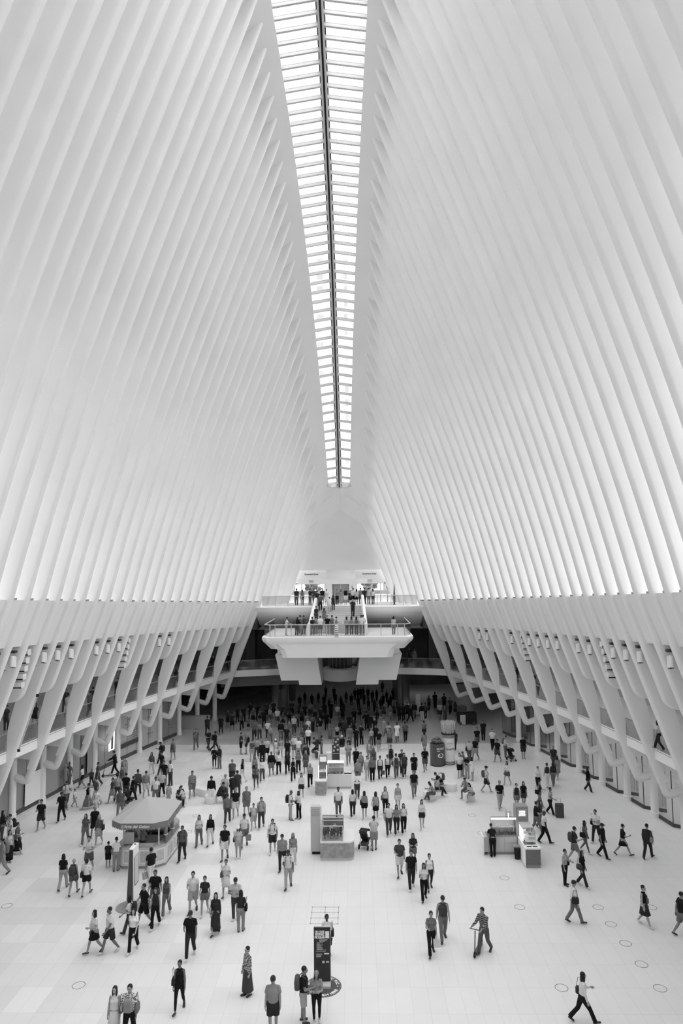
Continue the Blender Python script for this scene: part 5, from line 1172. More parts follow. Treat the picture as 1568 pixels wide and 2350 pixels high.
ROWS = '''
262 2388 T w d f 8n D8 l G3 q6|at the bottom left beside the backpack man
297 2392 T w h m 6t P0 s F5 kp G4 q5|patterned, at the bottom left with bag in front
412 2321 T w d f 0n L0 t H1 q3|walking alone near the bottom left
568 2286 TL s d f 4l M2 t kp q6|open checked coat, walking left of the capped jogger
627 2372 T s d m 5t S1 c q5|cap, standing at the bottom edge left of the couple
697 2347 R s h m 0t S6 s B3 q4|beside the round floor decal, left of the couple
722 2347 T s p f 5t L0 m q5|pale cap, holding a phone in front of the notice stand
589 2452 T w d k 4t S2 w q5|pale cap, only head showing at the bottom edge
751 2202 T w d f 8l K0 s G1 q1|just behind the notice stand
1340 2350 R W g f 8l P0 l G2 q6|striding right at the bottom right
1113 2189 TL w f m 3l P3 s ks q5|striped, pushing the scooter
1320 2121 R w d m 8t P4 c H1 q5|grey cap, walking right with a bag
1480 2127 TR w d f 0n D1 t G5 q6|walking alone near the right edge
1567 2152 R w b m 0t S4 s q4|cut off by the right edge
1298 2033 TR s g f 6t P0 s G1 q5|left one of the pair right of the jewellery kiosk
1338 2037 TR w d f 0t P1 l H2 q5|right one of the pair right of the jewellery kiosk
1018 2160 T w a m 2n P4 c q5|tank top and cap, behind the woman with a white bag
991 2193 T w h f 4t P0 s R8 q5|with white bag, left of the scooter man
217 2189 TL w g f 8t K0 l H8 q5|left one of the lower left couple
252 2189 TL w a m 8t S1 s q3|right one of the lower left couple
306 2185 T w a f 9t P0 l q7|just below the tall totem
297 2151 L w a f 8t P2 l B1 q5|partly hidden under the tall totem
331 2128 TL w b m 0t S0 s q5|right beside the tall totem base
357 2131 T w h f 1n P0 l q6|right of the all-black man by the totem
356 2092 T w b m 0t S3 s q4|polo shirt, tallest of the group right of the totem
382 2103 T w a f 3n P4 l q5|rightmost of the group beside the totem
346 2034 AL w d m 0t P8 s R6 q4|in front of the gelato kiosk with a clear bag
443 2096 T w h m 8t S6 s q6|left one of the hand-in-hand pair
470 2101 T w b f 1t S4 t q5|right one of the hand-in-hand pair
495 2145 T w d f 1l E1 l H6 q6|walking alone left of the veiled woman
437 2199 T w h m 0t P1 c q4|cap, one hand raised to the face
541 2112 T s p m 7t P2 c q4|looking at a phone above the dark-haired back
553 2139 A s d f 1t P5 l H0 q5|seen from behind with long black hair
519 2058 T w g f 8t D8 t H3 q5|walking left of the phone reader
662 2040 T w h m 8t P6 c B3 q2|ripped jeans, cap, looking at a phone
648 1999 T w d m 5t P1 c q5|cap and crossbody strap, left one of a pair
673 1990 T w d f 5t P8 m q5|pale cap, right one of a pair
626 1959 T w b m 8t S1 s B1 q5|walking left of the flower kiosk with straps
547 1972 T s h f 7t S6 w H2 q5|pale cap and small bag, front of an older pair
561 1945 T w d m 8t S4 c R5 q4|cap and crossbody, back of an older pair
516 1975 T w d m 0t S8 s q4|walking between the woman in black and older pair
600 1902 T w d m 6t P2 s B2 q5|sunglasses, walking beside the small child
582 1905 T w d k 7n S6 t z1.25 H1 q5|child beside the sunglasses man
566 1874 T w d m 4t S4 g q5|cap, holding the hand of a child
541 1878 T w d m 0t S8 m q5|cap, in front of the dark-clad pair
522 1893 A w d m 4t P2 s q4|seen from behind left of the black t-shirt
667 1884 R s h m 8t P6 b B1 q2|bald with backpack, talking to a woman
686 1881 TL s h f 8l P0 l H1 q3|talking to the bald man with backpack
692 1835 T w d f 8l S1 l q6|sunglasses, above the talking pair
712 1809 T w h f 6t P0 y q7|fair-haired, left of the trinket kiosk
777 1876 T w d m 8t P3 s q2|polo shirt, just behind the flower kiosk
820 1835 T s p m 9l P2 s q2|in front of the trinket kiosk right corner
810 1877 A w d f 8t P1 l q5|leftmost of three women seen from behind
837 1881 A w d f 5n S0 l G1 q5|middle one of three women seen from behind
863 1883 A w d f 6n K0 l G8 q5|rightmost of three women seen from behind
885 1870 T w d f 7n P0 l H3 q6|strolling right of the three backs, left one
914 1862 T w d f 6n S8 t q6|strolling right of the three backs, right one
893 1918 T w d m 8t P2 s H6 q4|left one of three walking abreast
911 1916 T w p f 5t P1 l q5|middle one of three walking abreast, on a phone
924 1914 T w g f 8n P0 l q6|right one of three walking abreast
969 1904 T w d f 8l S1 l q6|alone left of the jewellery kiosk
859 1953 A s f m 7t S5 s q4|pushing the pushchair right of the flower kiosk
918 2012 T w h m 2t S8 s q5|open shirt, left one of a loose group
949 1990 T w p f 1t S4 l q5|holding a phone behind the black t-shirt man
945 2042 T w d m 0t P1 s q5|in the middle of the floor, right of the pylon
974 2068 T w h f 8t P0 l q4|wide trousers, front of the middle right group
987 2044 T w d f 9n L1 t q5|sporty, behind the wide-trousered woman
1132 1968 A s p f 0t P0 s n26 q4|leaning over the jewellery kiosk
1148 1859 T w h m 0t P6 m q5|pale cap, above the jewellery kiosk
1117 1821 R w d m 8t S1 c B3 q5|cap, heavy build, walking right
1165 1804 TL w g f 8l S3 l q6|between the heavy man and the women in pairs
1187 1862 T w d f 1n S4 s q5|left one of the pair behind the jewellery tower
1203 1857 T w d f 0t S2 l q5|right one of the pair behind the jewellery tower
1236 1818 T w h f 8l P0 t q6|above the woman with the suitcase
1257 1809 A w d f 1n P8 t q5|back turned, left of a long-haired back
1271 1807 A w d f 1l P4 l q5|long-haired back beside the white trousers
1272 1768 T w d m 1t P2 b q4|bald, behind the grey dress
1281 1791 A w d f 5t D5 l G2 q5|back turned, in front of the right storefronts
1239 1854 TR w g f 1n P4 t H0 q6|carrying a large black bag above the kiosk
1264 1872 TR w o f 6t P0 t q2|pulling the upright suitcase
1232 1914 R w h m 0t P4 s q5|left one of the close couple right of the kiosk
1241 1906 TR w d f 2t P4 l q5|right one of the close couple right of the kiosk
1251 1938 R w d m 8t P0 b q1|bald, walking right beside the kiosk
1370 1935 TL w p m 8t P1 s H0 q5|drinking, dark jacket over one arm
1344 1959 TR w d f 4t S3 l H0 q2|tall, behind the backpack man
1320 1980 R w h m 1t S4 s B2 q5|with backpack and carried items
1384 1971 TR w d m 0t P0 c q3|cap, right of the tall woman
1431 1966 R W h f 0t K0 s q5|sunglasses, striding left of the suited man
1488 1973 AR w d m 1l P1 s H5 q5|suit, back turned near the right edge
1351 1820 TR w d f 0l P1 l q5|all in black near the right storefronts
1202 1743 T s d m 0t S1 s q4|near the right columns
1143 1751 TL w d m 0t S2 s q4|in front of the pushchair family
1161 1741 TR s f m 7l P4 s B4 q5|behind the small pushchair
1131 1724 T w d m 8t P0 s q5|left of the pushchair family
1056 1787 T s g m 8t S0 s q5|front left of the group of four
1062 1784 TR s h m 4t P6 s B2 q5|hidden behind the white t-shirt of the four
1073 1789 TL s p f 0t P6 u q6|white bucket hat, in the group of four
1085 1794 AL s p f 9t S9 l q6|rightmost of the group of four
1078 1752 T w d m 7t P3 b H1 q5|crossbody strap, behind the group of four
1092 1747 TL w d m 0t S6 b q3|polo, right behind the group of four
1096 1720 T w d m 0t S3 s q5|far behind the group of four
976 1772 T w p m 0t S3 b q2|looking at a phone left of the tomato drum
975 1727 A w d f 5t D5 l G3 q5|back turned left of the drums
974 1699 A w d f 4t S1 t q5|back turned, farther left of the drums
1044 1727 A w d m 1t P1 s q4|right behind the spaghetti drum
553 1733 R s h m 1t S0 s q5|facing a woman with a backpack
562 1733 L s h f 4t S1 g B0 q5|facing a man, far left of the crowd
533 1803 A w d m 3t S1 g q6|grandfather seen from behind
544 1814 A w h k 6t P5 s z1.1 q5|small child beside the grandfather
557 1798 TL w d f 0n P9 l q6|with long hair beside the grandfather
584 1703 T w p m 3t P1 s q4|
596 1700 T w d f 5t P2 l q4|
615 1700 T w d m 8t P1 s q3|
621 1709 T w f f 6n P4 t q5|
645 1702 A w d m 0l P4 s q3|
658 1716 T w d m 0t P1 b q4|
675 1688 T w d m 7t P2 s q5|
664 1700 A w h f 4l E4 y q5|
579 1748 T w g f 3t P6 s q5|
589 1744 T w d m 6l P2 g q5|
602 1756 T w d m 0l P0 s q4|
612 1746 T w d m 7t S0 s q5|
633 1745 T w h f 8n K8 w q5|
644 1742 T w d f 6n S8 s q5|
660 1751 T w h m 0t P1 c q4|
676 1739 T w d m 8t S4 s q5|
685 1746 T w d m 9t P6 s q2|
690 1736 T w d m 5t P4 s q4|
623 1782 T w d m 0l S4 b q2|
640 1779 T w d f 9l P0 s H1 q2|
660 1778 T w d f 1t P0 s q3|
673 1795 T w p f 0n P0 s q5|
685 1776 T w p f 5t P0 s B3 q4|
585 1788 T w d f 5n P1 l q5|
588 1812 T w h f 3t L2 l kp H2 q4|
602 1796 T w d f 9l P3 l q6|
703 1762 T w d m 1l P2 s q4|
702 1776 T w d f 3l D3 y q5|
450 1723 T w d m 3t P4 s F4 q5|
478 1725 TR w h m 0t P2 b q4|
494 1728 R W d m 0l P1 c B1 q2|
492 1765 T s p f 0l L1 s q5|
503 1766 TL s d m 1l P4 b q4|
476 1690 A w d m 1t P1 s q3|
507 1688 A w d m 0t L0 s q3|
517 1842 A s x m 7l P3 b q4|
535 1840 A w d m 1l P1 s q4|
545 1832 A w d m 2t P2 s q4|
485 1847 A s d m 0l P9 s q2|
441 1833 T w d m 4t S4 s ks q4|
348 1780 T w h f 3l P8 l q5|
369 1757 L w h m 0t P0 c B1 q3|
372 1782 TL w h m 0t P2 s q4|
397 1747 T w d f 5n S4 s F3 q4|
391 1805 TL s d m 9t P2 b H3 q1|
377 1806 T s h m 0t P1 s q4|
371 1832 T w h m 7t P0 s H3 q5|
357 1848 T w d m 8t P4 s H4 q2|
387 1848 A s d k 6t P6 s z1.1 q5|
335 1833 A w d m 5t S8 s q5|
316 1829 A w d m 3l P2 s R7 q4|
303 1842 AR w f f 0l P0 t q5|
152 1858 TR w g m 7t P3 c B1 q4|
171 1855 R w d k 8t S6 s q5|
141 1887 T w h m 0t P0 c q2|
202 1859 TL W d f 0n E4 t R5 q5|
222 1857 T w g k 9t S8 s q5|
221 1850 TL w h m 3t P7 s q5|
188 1812 L w d f 8t S0 l R3 q4|
210 1806 T w d k 2t P1 s q4|
218 1806 TL w d f 3t P2 t q4|
264 1780 L w f m 0l P0 s q5|riding beside a scooter in front of the far left glass
285 1797 T w d m 6t S6 s B3 q5|
280 1815 T w d f 3n P4 t q5|
258 1846 TL w d f 2t K5 s q4|
267 1842 A w d m 6t P2 s q4|
289 1838 A w d m 0t P2 s q4|
276 1879 T w d m 3t P4 s q3|
217 1925 T w d m 0t S0 b q4|
227 1942 T w d f 3l K6 y G1 q6|
196 1940 T w d f 3t P4 l q5|
94 1907 T w h m 0t S1 s q4|alone near the far left columns
204 2002 T w p m 8t S3 s q5|holding a phone left of the gelato kiosk
144 2044 A w d f 0t P6 l q5|leftmost of three women walking away
168 2056 A w d f 1n S3 b B2 q5|middle one of three women walking away
198 2057 A w d f 8t S0 t G1 q6|rightmost of three women walking away
248 1993 A s d k 1t S0 s z1.1 q5|child at the left corner of the gelato kiosk
266 2001 A s h f 9t P5 s q4|crossbody strap, ordering at the gelato kiosk
418 1977 T w d m 3t P1 s B1 q3|backpack straps, right of the gelato kiosk
457 1943 T w g f 8t P4 l q5|left one of the pair right of the gelato stand
483 1942 T w d f 0l P8 l q5|right one of the pair right of the gelato stand
4 1931 R s h f 0l P2 l q5|at the left edge beside the glass
22 1946 TL s h m 8t S7 s B1 q4|looking up near the left edge
20 1982 TR s h f 7n M0 l H0 q5|long skirt, second from the left edge
38 1962 R w h f 3t M0 t H3 q5|long skirt and bun near the left edge
4 2010 TL w d m 5t P5 s B4 q4|cut off by the left edge
855 1795 T s d m 4l P0 s q4|
873 1790 T w d f 8n P1 t R3 q2|
890 1787 T w b f 8n P0 t q2|
910 1788 A w d m 8t P3 s B2 q3|
928 1786 T w b m 2t P1 s q5|
923 1778 T w d m 1t P1 s q5|
951 1832 T w d m 0t P4 s q4|ripped jeans, left of the seated women
951 1787 T w h m 0t S0 s q5|
898 1763 T w d f 1n P1 s G8 q5|
843 1790 T w g f 8t P7 t q5|
829 1776 T w d k 5n S4 t z1.3 q4|
818 1772 T w b m 0t P0 b q4|
822 1802 A w d m 5n S4 b q5|
800 1757 T w p m 6t P5 s q4|
848 1750 T w d f 7n P5 s B3 q4|
858 1769 T w d f 3t P3 l q4|
870 1725 T w d m 0t S4 s z.95 q5|
863 1713 T w d m 0t P0 s q4|
853 1717 T w d f 6t P3 s G1 q5|
895 1722 T w d m 4t S2 s q5|
892 1706 T w d m 6t P1 s q1|
912 1706 T w d m 9t S9 s q1|
931 1705 A w d m 3t P0 s q4|
881 1692 T w d f 6n P6 t q5|
861 1694 T w d m 0t P1 s q5|
850 1684 A w d m 0l P1 s q3|
942 1661 AR W d m 0l P0 s q3|
969 1657 A s d m 0l P7 s q3|
977 1653 A w d f 2l P1 s q4|
952 1653 T w d m 0l P4 s q4|
735 1694 T s h m 0t S5 s q5|
774 1700 T w h k 6t S0 s z1.15 q4|
758 1698 A s d f 4t E4 l q4|
790 1698 A w d m 1l P1 s q3|
708 1718 T w d m 9t P0 s q5|
695 1716 T w d f 3t E2 s q4|
707 1695 T w d m 8t P2 s q5|
701 1704 T w d m 2l P2 s q4|
818 1719 A w d m 0t P0 s q4|
830 1711 TL s h m 0t P0 s q4|
803 1713 T w d m 4t P5 s q4|
882 1655 T w h f 2t S1 s q5|
896 1658 T w d f 4t D5 s q5|
1010 1654 T w h m 6t S1 s q4|
1022 1664 T w d m 2t P2 s q4|
637 1669 T w d m 8t S2 s q5|
620 1664 T w d f 6t S3 s q5|
1110 1702 T s d m 0t P0 s q3|in front of the dark vendor cart
'''
DARK = '''
533 1678 A w m 1;523 1671 T s m 1;555 1676 T w f 2;570 1677 T w k 3;581 1665 T s m 3;597 1664 T w f 3;650 1674 T w f 3;559 1661 A w m 0;612 1652 T w m 1;628 1648 T s m 1;
664 1662 A w f 2;682 1672 T w f 4;693 1668 T w m 1;705 1676 T w f 5;718 1680 T s f 4;723 1656 T w f 4;737 1664 T w m 1;745 1652 A w m 0;713 1650 T w m 5;700 1655 T w m 1;
775 1656 T w m 7;787 1660 A w m 0;802 1682 A w m 0;813 1668 A w m 0;826 1656 A w f 1;836 1665 T w f 3;866 1655 T w f 2;760 1650 T s m 0;750 1676 A w m 0;670 1648 T w m 1;
648 1655 T w f 1;686 1652 T w f 2;731 1682 A w m 1;592 1655 A w m 0;575 1652 T w m 0;545 1660 T w f 0;606 1670 A w m 0;781 1682 T w f 2;812 1690 T w m 1;842 1676 A w m 0;
917 1655 A w m 0;926 1656 A w m 0;905 1652 T w f 1;985 1632 T w f 2;999 1626 T s m 0;1020 1630 A w m 1;1034 1640 T w m 2;1046 1648 A w f 1;960 1630 A w m 1;935 1652 T w m 1'''
LOWER = '878 1590;909 1580;939 1589;950 1589;845 1606;865 1609;855 1613;834 1603;929 1602;918 1603;911 1601;888 1612;815 1608;822 1605;828 1605;795 1614;941 1612;902 1606;807 1621;846 1631;860 1635;874 1630;823 1628;783 1626;770 1618;756 1632;744 1624;836 1618;894 1632;913 1634;928 1630;731 1615;716 1622;700 1615;767 1604;748 1600;688 1626;897 1622;880 1622;788 1640'
BALC = '''
681 71.8 A s d m 1t P2 s|leftmost of the group at the left balcony rail
694 71.8 A s d f 4t P2 l|second from left at the left balcony rail
712 71.9 AR s h m 1t P3 s|third from left at the left balcony rail
719 72.0 A s d m 2l P3 s|nearest the left top of the stairs
740.5 72.6 T s d m 0t S5 s|tall, standing just left of the lift door
750 72.4 T s p f 8t D8 s|beside the tall man left of the lift door
774 71.8 T s r f 5t P0 t|arms raised, taking a picture by the lift door
783 72.0 T s r f 6n E6 l|arms raised beside the lift door
794 71.8 T s r m 0t S8 s|arms raised, in the middle of the stair head
804 72.3 T s h k 2t S1 s z1.25|half hidden right of the picture takers
811 71.8 A w d m 8t S0 s|left one of a close pair at the stair head
818 71.6 A w d f 7t K0 l|right one of a close pair at the stair head
828 72.4 A s d m 5t P3 s|right side of the stair head
837 71.9 A s d m 1t P1 s|leftmost at the right balcony rail
847 71.9 A s d m 7n P4 s|middle one at the right balcony rail
855 71.9 A s d f 8t P1 l|rightmost at the right balcony rail
'''
STAIR = '''
728 69.8 A w d m 1t P4 s|highest on the left of the stairs
735.5 68.8 A w h m 3t P1 s|second highest on the left of the stairs
756.5 68.3 A w d f 9t S8 s G8|climbing the stairs with a white bag
765 68.9 A w d f 5t P2 l B1|climbing the stairs with a dark backpack
810 67.3 T s h m 1t P1 b|alone on the right half of the stairs
726 66.2 A w d f 1t P2 s|low on the left edge of the stairs
744 65.6 A w d f 4t P4 l|low on the stairs left of the middle
'''
LAND = '''
657 62.6 R s f f 8t P8 t|alone at the left end of the landing rail
681 62.4 AR s f f 0l P0 l|black, leftmost of the cluster on the left landing
690 62.6 AL s f m 3t S6 s|middle of the cluster on the left landing
689 63.6 A s d m 7t P4 s|hidden behind the cluster on the left landing
697 63.0 A s f m 2t P3 s|rightmost of the cluster on the left landing
716.6 62.6 A s d f 1t P4 t|left end of the rail below the stairs
722 62.8 A s d f 5t P4 s|second from left of the rail below the stairs
735 62.3 A s d m 9t S3 s|broad back at the rail below the stairs
751 62.7 T s h m 0t P6 s|facing out, right of the broad back
761 62.8 AR s d m 4t P5 s|right of the man facing out
771 62.6 R s o f 5t P2 s|holding a phone beside the striped post
795.5 62.5 A s d f 6t P2 l|left of the four backs right of the striped post
804 62.5 A s d f 5n P2 l|second of the four backs right of the striped post
812 62.5 A s d f 4n P3 l|third of the four backs right of the striped post
822.5 62.5 A s d m 8t P5 s|tallest back right of the striped post
831 62.7 A s d m 8t P4 s|rightmost of the backs below the stairs
903 62.4 A s d f 7t P5 l|alone at the right end of the landing rail
'''
GAL = '''
14 1678 T s d f 2t P2 s|walking in the nearest bay of the left gallery
80 1672 T w d f 1t S1 l|in the left gallery beside the leaning rod
155 1646 A w d f 8t D8 s|in the third bay of the left gallery
150 1636 T w d m 2t P2 s|behind the pale dress in the left gallery
207 1643 A w d m 4t P3 s|in the fourth bay of the left gallery
213 1632 A w d m 1t P2 s|farther back in the fourth left gallery bay
269 1607 T w d m 1t P2 s|in the middle of the left gallery
404 1577 A w d f 1t P3 l|in the farther part of the left gallery
369 1584 T w d m 1t P1 s|left of the lone woman of the left gallery
489 1544 T s d m 2l P3 s|near the far end of the left gallery
523 1538 T s d m 1l P1 s|last one at the far end of the left gallery
1225 1592 T w d m 2t P1 s|left one of the pair in the right gallery
1235 1597 T w d f 5t P4 s|right one of the pair in the right gallery
1188 1574 A w d f 1t P4 l|alone farther along the right gallery
1513 1722 AL w d f 8t P1 l|walking in the nearest part of the right gallery
940 1523 T w d m 1t S2 s|left one behind the right pier
952 1524 T w d f 5t S5 s|right one behind the right pier
'''
LM = [('the gelato kiosk', 337, 1930), ('the flower kiosk', 770, 1920), ('the jewellery kiosk', 1185, 1920), ('the trinket kiosk', 765, 1790), ('the drums', 1015, 1730), ('the food board', 771, 1720), ('the seated women', 992, 1825), ('the left drum seat', 483, 1835), ('the left glass', 150, 1780), ('the stroller man', 859, 1940), ('the grandfather', 533, 1800), ('the low partition', 465, 1665), ('the tall totem', 300, 2050), ('the group of four', 1070, 1780)]
def auto_anchor(x, y):
    n, lx, ly = min(LM, key=lambda q: math.hypot(x-q[1], (y-q[2])*1.6)); dx, dy = x-lx, (y-ly)*1.6
    if abs(dx) > abs(dy): d = ('left of' if dx < 0 else 'right of')
    else: d = 'behind' if dy < 0 else 'in front of'
    return ('just ' if math.hypot(dx, dy) < 40 else '')+d+' '+n
PLACED = []
def clear_of(p, gap=.44):
    p = Vector(p)
    for _ in range(6):
        hit = [q for q in PLACED if abs(q.z-p.z) < .1 and (q-p).length < gap-.005]
        if not hit: break
        q = min(hit, key=lambda a: (a-p).length); d = p-q
        if d.length < .02: d = Vector((.1, .3, 0))
        p = q+d.normalized()*gap
    PLACED.append(p.copy()); return p
for r in ROWS.strip().split('\n'):
    a, anchor = r.split('|'); q = a.split(); x, y = float(q[0]), float(q[1])
    p = clear_of(at_z(x, y-2)); row = ' '.join(q[2:])
    person(row, p, anchor or auto_anchor(x, y), 1 if y > 1925 else 2)
DG = 'dark figures in the dim far crowd'
for r in DARK.replace('\n', '').split(';'):
    q = r.split(); x, y = float(q[0]), float(q[1]); v = int(q[5])
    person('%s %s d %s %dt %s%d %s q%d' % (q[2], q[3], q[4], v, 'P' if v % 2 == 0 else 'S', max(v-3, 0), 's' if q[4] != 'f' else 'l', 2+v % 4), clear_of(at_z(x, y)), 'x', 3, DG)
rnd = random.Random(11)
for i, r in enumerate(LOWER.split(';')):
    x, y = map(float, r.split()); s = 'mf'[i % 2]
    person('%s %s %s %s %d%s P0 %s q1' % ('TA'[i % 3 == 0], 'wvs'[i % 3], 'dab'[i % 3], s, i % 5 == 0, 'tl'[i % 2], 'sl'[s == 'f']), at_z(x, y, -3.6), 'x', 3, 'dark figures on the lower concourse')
def place_row(block, fz):
    for r in block.strip().split('\n'):
        a, anchor = r.split('|'); q = a.split(); x, Y = float(q[0]), float(q[1])
        z, Y = fz(Y); X = at_y(x, 1400, Y).x
        person(' '.join(q[2:]), clear_of(Vector((X, Y, z))), anchor, 2)
place_row(BALC, lambda Y: (11.46, Y))
place_row(STAIR, lambda Y: (9.22+.159*(int((Y-64)/.47)+1), 64+.47*(int((Y-64)/.47)+.6)))
place_row(LAND, lambda Y: (9.225, Y))
for r in GAL.strip().split('\n'):
    a, anchor = r.split('|'); q = a.split(); x, y = float(q[0]), float(q[1]); p = at_z(x, y, 4.9)
    person(' '.join(q[2:]), p, anchor, 2)
# seated people
def seated(x, y, row, anchor, h=.47):
    p = at_z(x, y, h); J = None
    b = person(row, Vector((p.x, p.y, 0)), anchor, 2); zz = skel('f' if row.split()[3] == 'f' else 'm', row.split()[1], row.split()[2], 0)['pel'].z*b.scale.z-.1
    dzz = h-zz
    for e in PEOPLE[-3:]:
        if (e[6]-Vector((p.x, p.y, 0))).length < 1e-6 and (e[4] == 'p' or e[0].location.z > .3): e[0].location.z += dzz
seated(1014, 1800, 'L S p m 0t S4 s n20 B3 q4', 'sitting on the wavy bench')
seated(996, 1823, 'L Z p f 5n P3 l n10 q5', 'front one of the two seated women')
seated(1003, 1812, 'R Z d f 6t P1 t q5', 'rear one of the two seated women')
seated(1084, 1824, 'TL Z p f 7t S4 l n12 q6', 'reading on the round white seat')
seated(1073, 1814, 'TL S p m 5t P3 s n8 q4', 'behind the reader on the round white seat')
seated(502, 1826, 'R S d m 1l P1 s n10 q4', 'sitting beside the man in white trousers')
seated(410, 1832, 'TR S p m 1t P1 s n10 q5', 'sitting just behind the gelato canopy')
seated(422, 1834, 'L S p k 7t P5 t z1.3 n8 q5', 'child sitting behind the gelato canopy')
seated(785, 1714, 'A S d m 0t P2 w q4', 'pale cap, sitting right of the food board')
seated(801, 1714, 'A S d k 1t P3 s z1.15 q4', 'child sitting right of the food board')
seated(719, 1727, 'TR S p f 1t P3 l n30 q4', 'crouched left of the food board')
person('L s p m 1l P4 s n50 q4', at_z(738, 1734), 'bent over left of the food board', 2)
person('AR s p f 3t P3 l n45 q4', at_z(728, 1730), 'stooping in the middle of the bent group', 2)
person('AR s p m 6t P2 s q3', Vector((gx-.35, gy-.55, 0)), 'serving inside the gelato kiosk', 2)
# labels: same wording on several people is told apart by their order from the left
CR_ = [e for e in PEOPLE if e[5]]; PEOPLE = [e for e in PEOPLE if not e[5]]
vs, fs, mi, ml = [], [], [], []
for e in CR_:
    b = e[0]; M = Matrix.Translation(b.location) @ Matrix.Rotation(b.rotation_euler.z, 4, 'Z') @ Matrix.Diagonal((b.scale.x, b.scale.y, b.scale.z, 1))
    for o in [b]+list(b.children):
        m = o.material_slots[0].material
        if m not in ml: ml.append(m)
        k = ml.index(m); n0 = len(vs); vs += [tuple(M @ v.co) for v in o.data.vertices]
        for q in o.data.polygons: fs.append([n0+i for i in q.vertices]); mi.append(k)
    for o in [b]+list(b.children): bpy.data.objects.remove(o)
me = bpy.data.meshes.new('distant_crowd'); me.from_pydata(vs, [], fs); me.polygons.foreach_set('material_index', mi); me.polygons.foreach_set('use_smooth', [True]*len(fs))
for m in ml: me.materials.append(m)
o = bpy.data.objects.new('distant_crowd', me); COL.objects.link(o); tag(o, 'dense crowd of dim distant figures in and before the dark opening', 'crowd', kind='stuff')
from collections import defaultdict
ORD = ['leftmost', 'second from left', 'third from left', 'fourth from left', 'fifth from left', 'sixth from left']
grp = defaultdict(list)
for e in PEOPLE:
    if e[5]: continue
    grp[e[1]+', '+e[2] if e[4] == 'p' else e[1]+' '+e[2]].append(e)
def words(s): return len(s.replace(',', ' ').split())
for lab, es in grp.items():
    es.sort(key=lambda e: e[6].x/e[6].y)
    for i, e in enumerate(es):
        l = lab
        if len(es) > 1: l += ', '+('leftmost' if i == 0 else 'rightmost' if i == len(es)-1 else ORD[min(i, 5)])
        e.append(l)
for e in PEOPLE:
    o = e[0]
    if e[5]:
        if e[4] == 'p': tag(o, 'dark silhouetted person on the dim lower concourse' if 'lower' in e[5] else 'dimly lit person in the far crowd before the dark opening', 'person', e[5])
        continue
    l = e[7]
    while words(l) > 16:
        l2 = l.replace('long-sleeved top', 'jumper').replace('sleeveless top', 'vest').replace('person in ', 'person, ', 1) if 'long-sleeved' in l or 'sleeveless' in l else None
        if l2 and l2 != l: l = l2; continue
        l = ' '.join(l.split()[:-1])
    tag(o, l, 'person' if e[4] == 'p' else 'bag')
# scooters, pushchairs, suitcase
def scooter(lab, loc, rz):
    t = thing('kick_scooter', lab, 'scooter', tuple(loc), rz)
    obj('deck', MB().box((0, .15, .11), (.15, .75, .05)), M_DGREY, t)
    for y in (-.38, .62):
        wv = obj('wheel', MB().lathe([(.03, -.02), (.11, -.025), (.115, 0), (.11, .025), (.03, .02)], n=18).xf(Matrix.Translation((0, y, .115)) @ Matrix.Rotation(PI/2, 4, 'Y')), M_BLACK, t); obj('hub', MB().lathe([(.03, -.03), (.03, .03)], n=10).xf(Matrix.Translation((0, y, .115)) @ Matrix.Rotation(PI/2, 4, 'Y')), M_GREY, wv)
    obj('stem', MB().tube([(0, -.38, .14), (0, -.24, .95)], .022, 8), M_DARKST, t); obj('handlebar', MB().tube([(-.22, -.22, .98), (.22, -.22, .98)], .016, 8), M_BLACK, t); obj('mudguard', MB().box((0, .6, .24), (.08, .22, .02)), M_DARKST, t)
p = at_z(1096, 2187); scooter('dark kick scooter held by the man in the striped jumper', p, R2(-25))
p = at_z(249, 1783); scooter('dark kick scooter beside the far left shop glass', p, R2(-70))
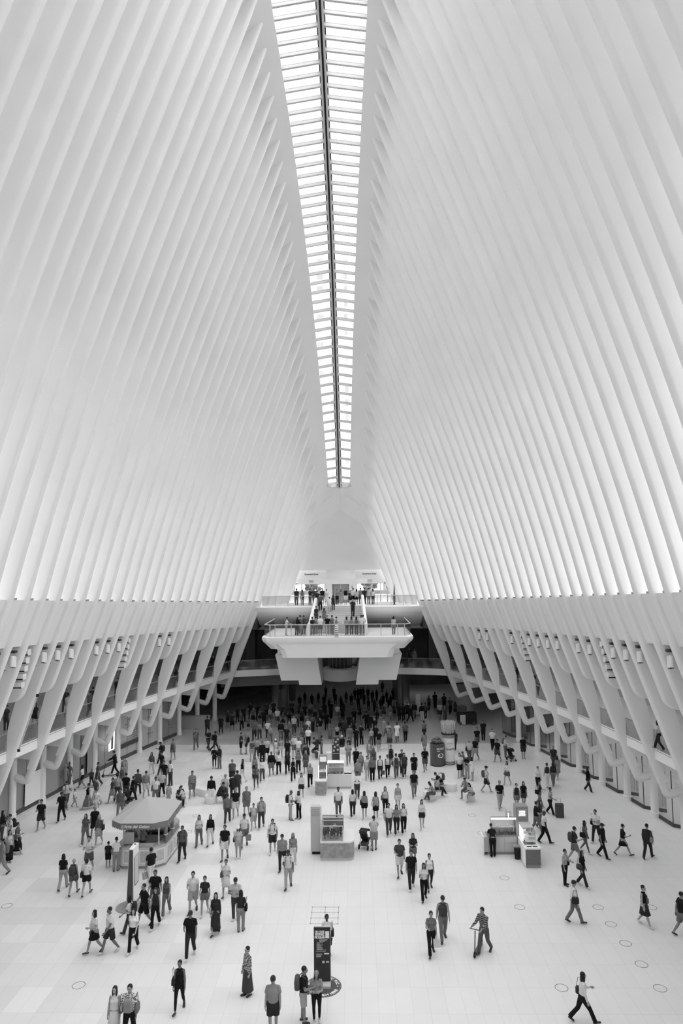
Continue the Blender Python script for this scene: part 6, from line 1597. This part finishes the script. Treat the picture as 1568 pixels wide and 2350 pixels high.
def pushchair(lab, loc, rz, k=1.0):
    t = thing('pushchair', lab, 'pushchair', tuple(loc), rz); t.scale = (k, k, k)
    obj('frame', MB().tube([(-.2, .42, 1.02), (-.22, .1, .55), (-.24, -.35, .15)], .016, 6).tube([(.2, .42, 1.02), (.22, .1, .55), (.24, -.35, .15)], .016, 6).tube([(-.2, .42, 1.02), (.2, .42, 1.02)], .02, 6).tube([(-.22, .1, .55), (-.26, .35, .15)], .014, 6).tube([(.22, .1, .55), (.26, .35, .15)], .014, 6), M_DARKST, t)
    mb = MB(); mb.rings([[(x, y, z) for x, y, z in ((-.2, a, b), (.2, a, b), (.2, a+.06, b+.06), (-.2, a+.06, b+.06))] for a, b in ((-.3, .42), (-.02, .38), (.2, .62), (.28, .85))]); obj('seat', mb, M_BLACK, t)
    r = []
    for i in range(7):
        q = R2(20+i*22); r.append([(x, .12-.34*math.cos(q)*1.0, .72+.34*math.sin(q)*.95) for x in (-.22, -.12, .12, .22)])
    c = obj('hood', MB().rings(r, closed=False), M_BLACK, t); so = c.modifiers.new('t', 'SOLIDIFY'); so.thickness = .02
    obj('basket', MB().box((0, .1, .28), (.36, .42, .18)), M_DARKST, t)
    for x in (-.25, .25):
        for y, r_ in ((-.33, .09), (.33, .13)): obj('wheel', MB().lathe([(.02, -.015), (r_, -.018), (r_, .018), (.02, .015)], n=16).xf(Matrix.Translation((x, y, r_)) @ Matrix.Rotation(PI/2, 4, 'Y')), M_BLACK, t)
p = at_z(839, 1945); pushchair('black hooded pushchair right of the flower kiosk', p, R2(160))
p = at_z(1174, 1746); pushchair('small pushchair with a child near the right columns', p, R2(20), .9)
p = at_z(298, 1848); pushchair('black pushchair behind the gelato canopy', p, R2(150), .95)
p = at_z(1285, 1876); t = thing('suitcase', 'large black upright suitcase with extended handle right of a woman', 'suitcase', tuple(p))
obj('shell', MB().prism(rr(-.24, .24, -.15, .15, .05), .06, .80), M_DARKST, t); obj('handle', MB().tube([(-.1, .08, .8), (-.1, .08, 1.1), (.1, .08, 1.1), (.1, .08, .8)], .012, 6), M_GREY, t)
for x in (-.19, .19):
    for y in (-.1, .1): obj('castor', MB().ell((x, y, .03), (.03, .02, .03), 8, 6), M_BLACK, t)
for k in range(5): obj('ridge', MB().b2(-.18+.09*k-.006, -.18+.09*k+.006, -.156, -.15, .12, .74), M_DGREY, t)
# barber-striped post on the landing rail
p = at_y(773, 1450, 61.35); t = thing('striped_post', 'white and grey striped post at the middle of the landing rail', 'post', (p.x, 61.42, 9.22)); obj('post', MB().lathe([(.15, 0), (.15, 1.0)], n=18), M_WHITE, t, smooth=True)
for k in range(5): obj('stripe', MB().rings([[(.153*math.cos(a), .153*math.sin(a), .1+.19*k+.03*math.cos(a)), (.153*math.cos(a), .153*math.sin(a), .18+.19*k+.03*math.cos(a))] for a in [2*PI*j/18 for j in range(19)]], closed=False), M_GREY, t)
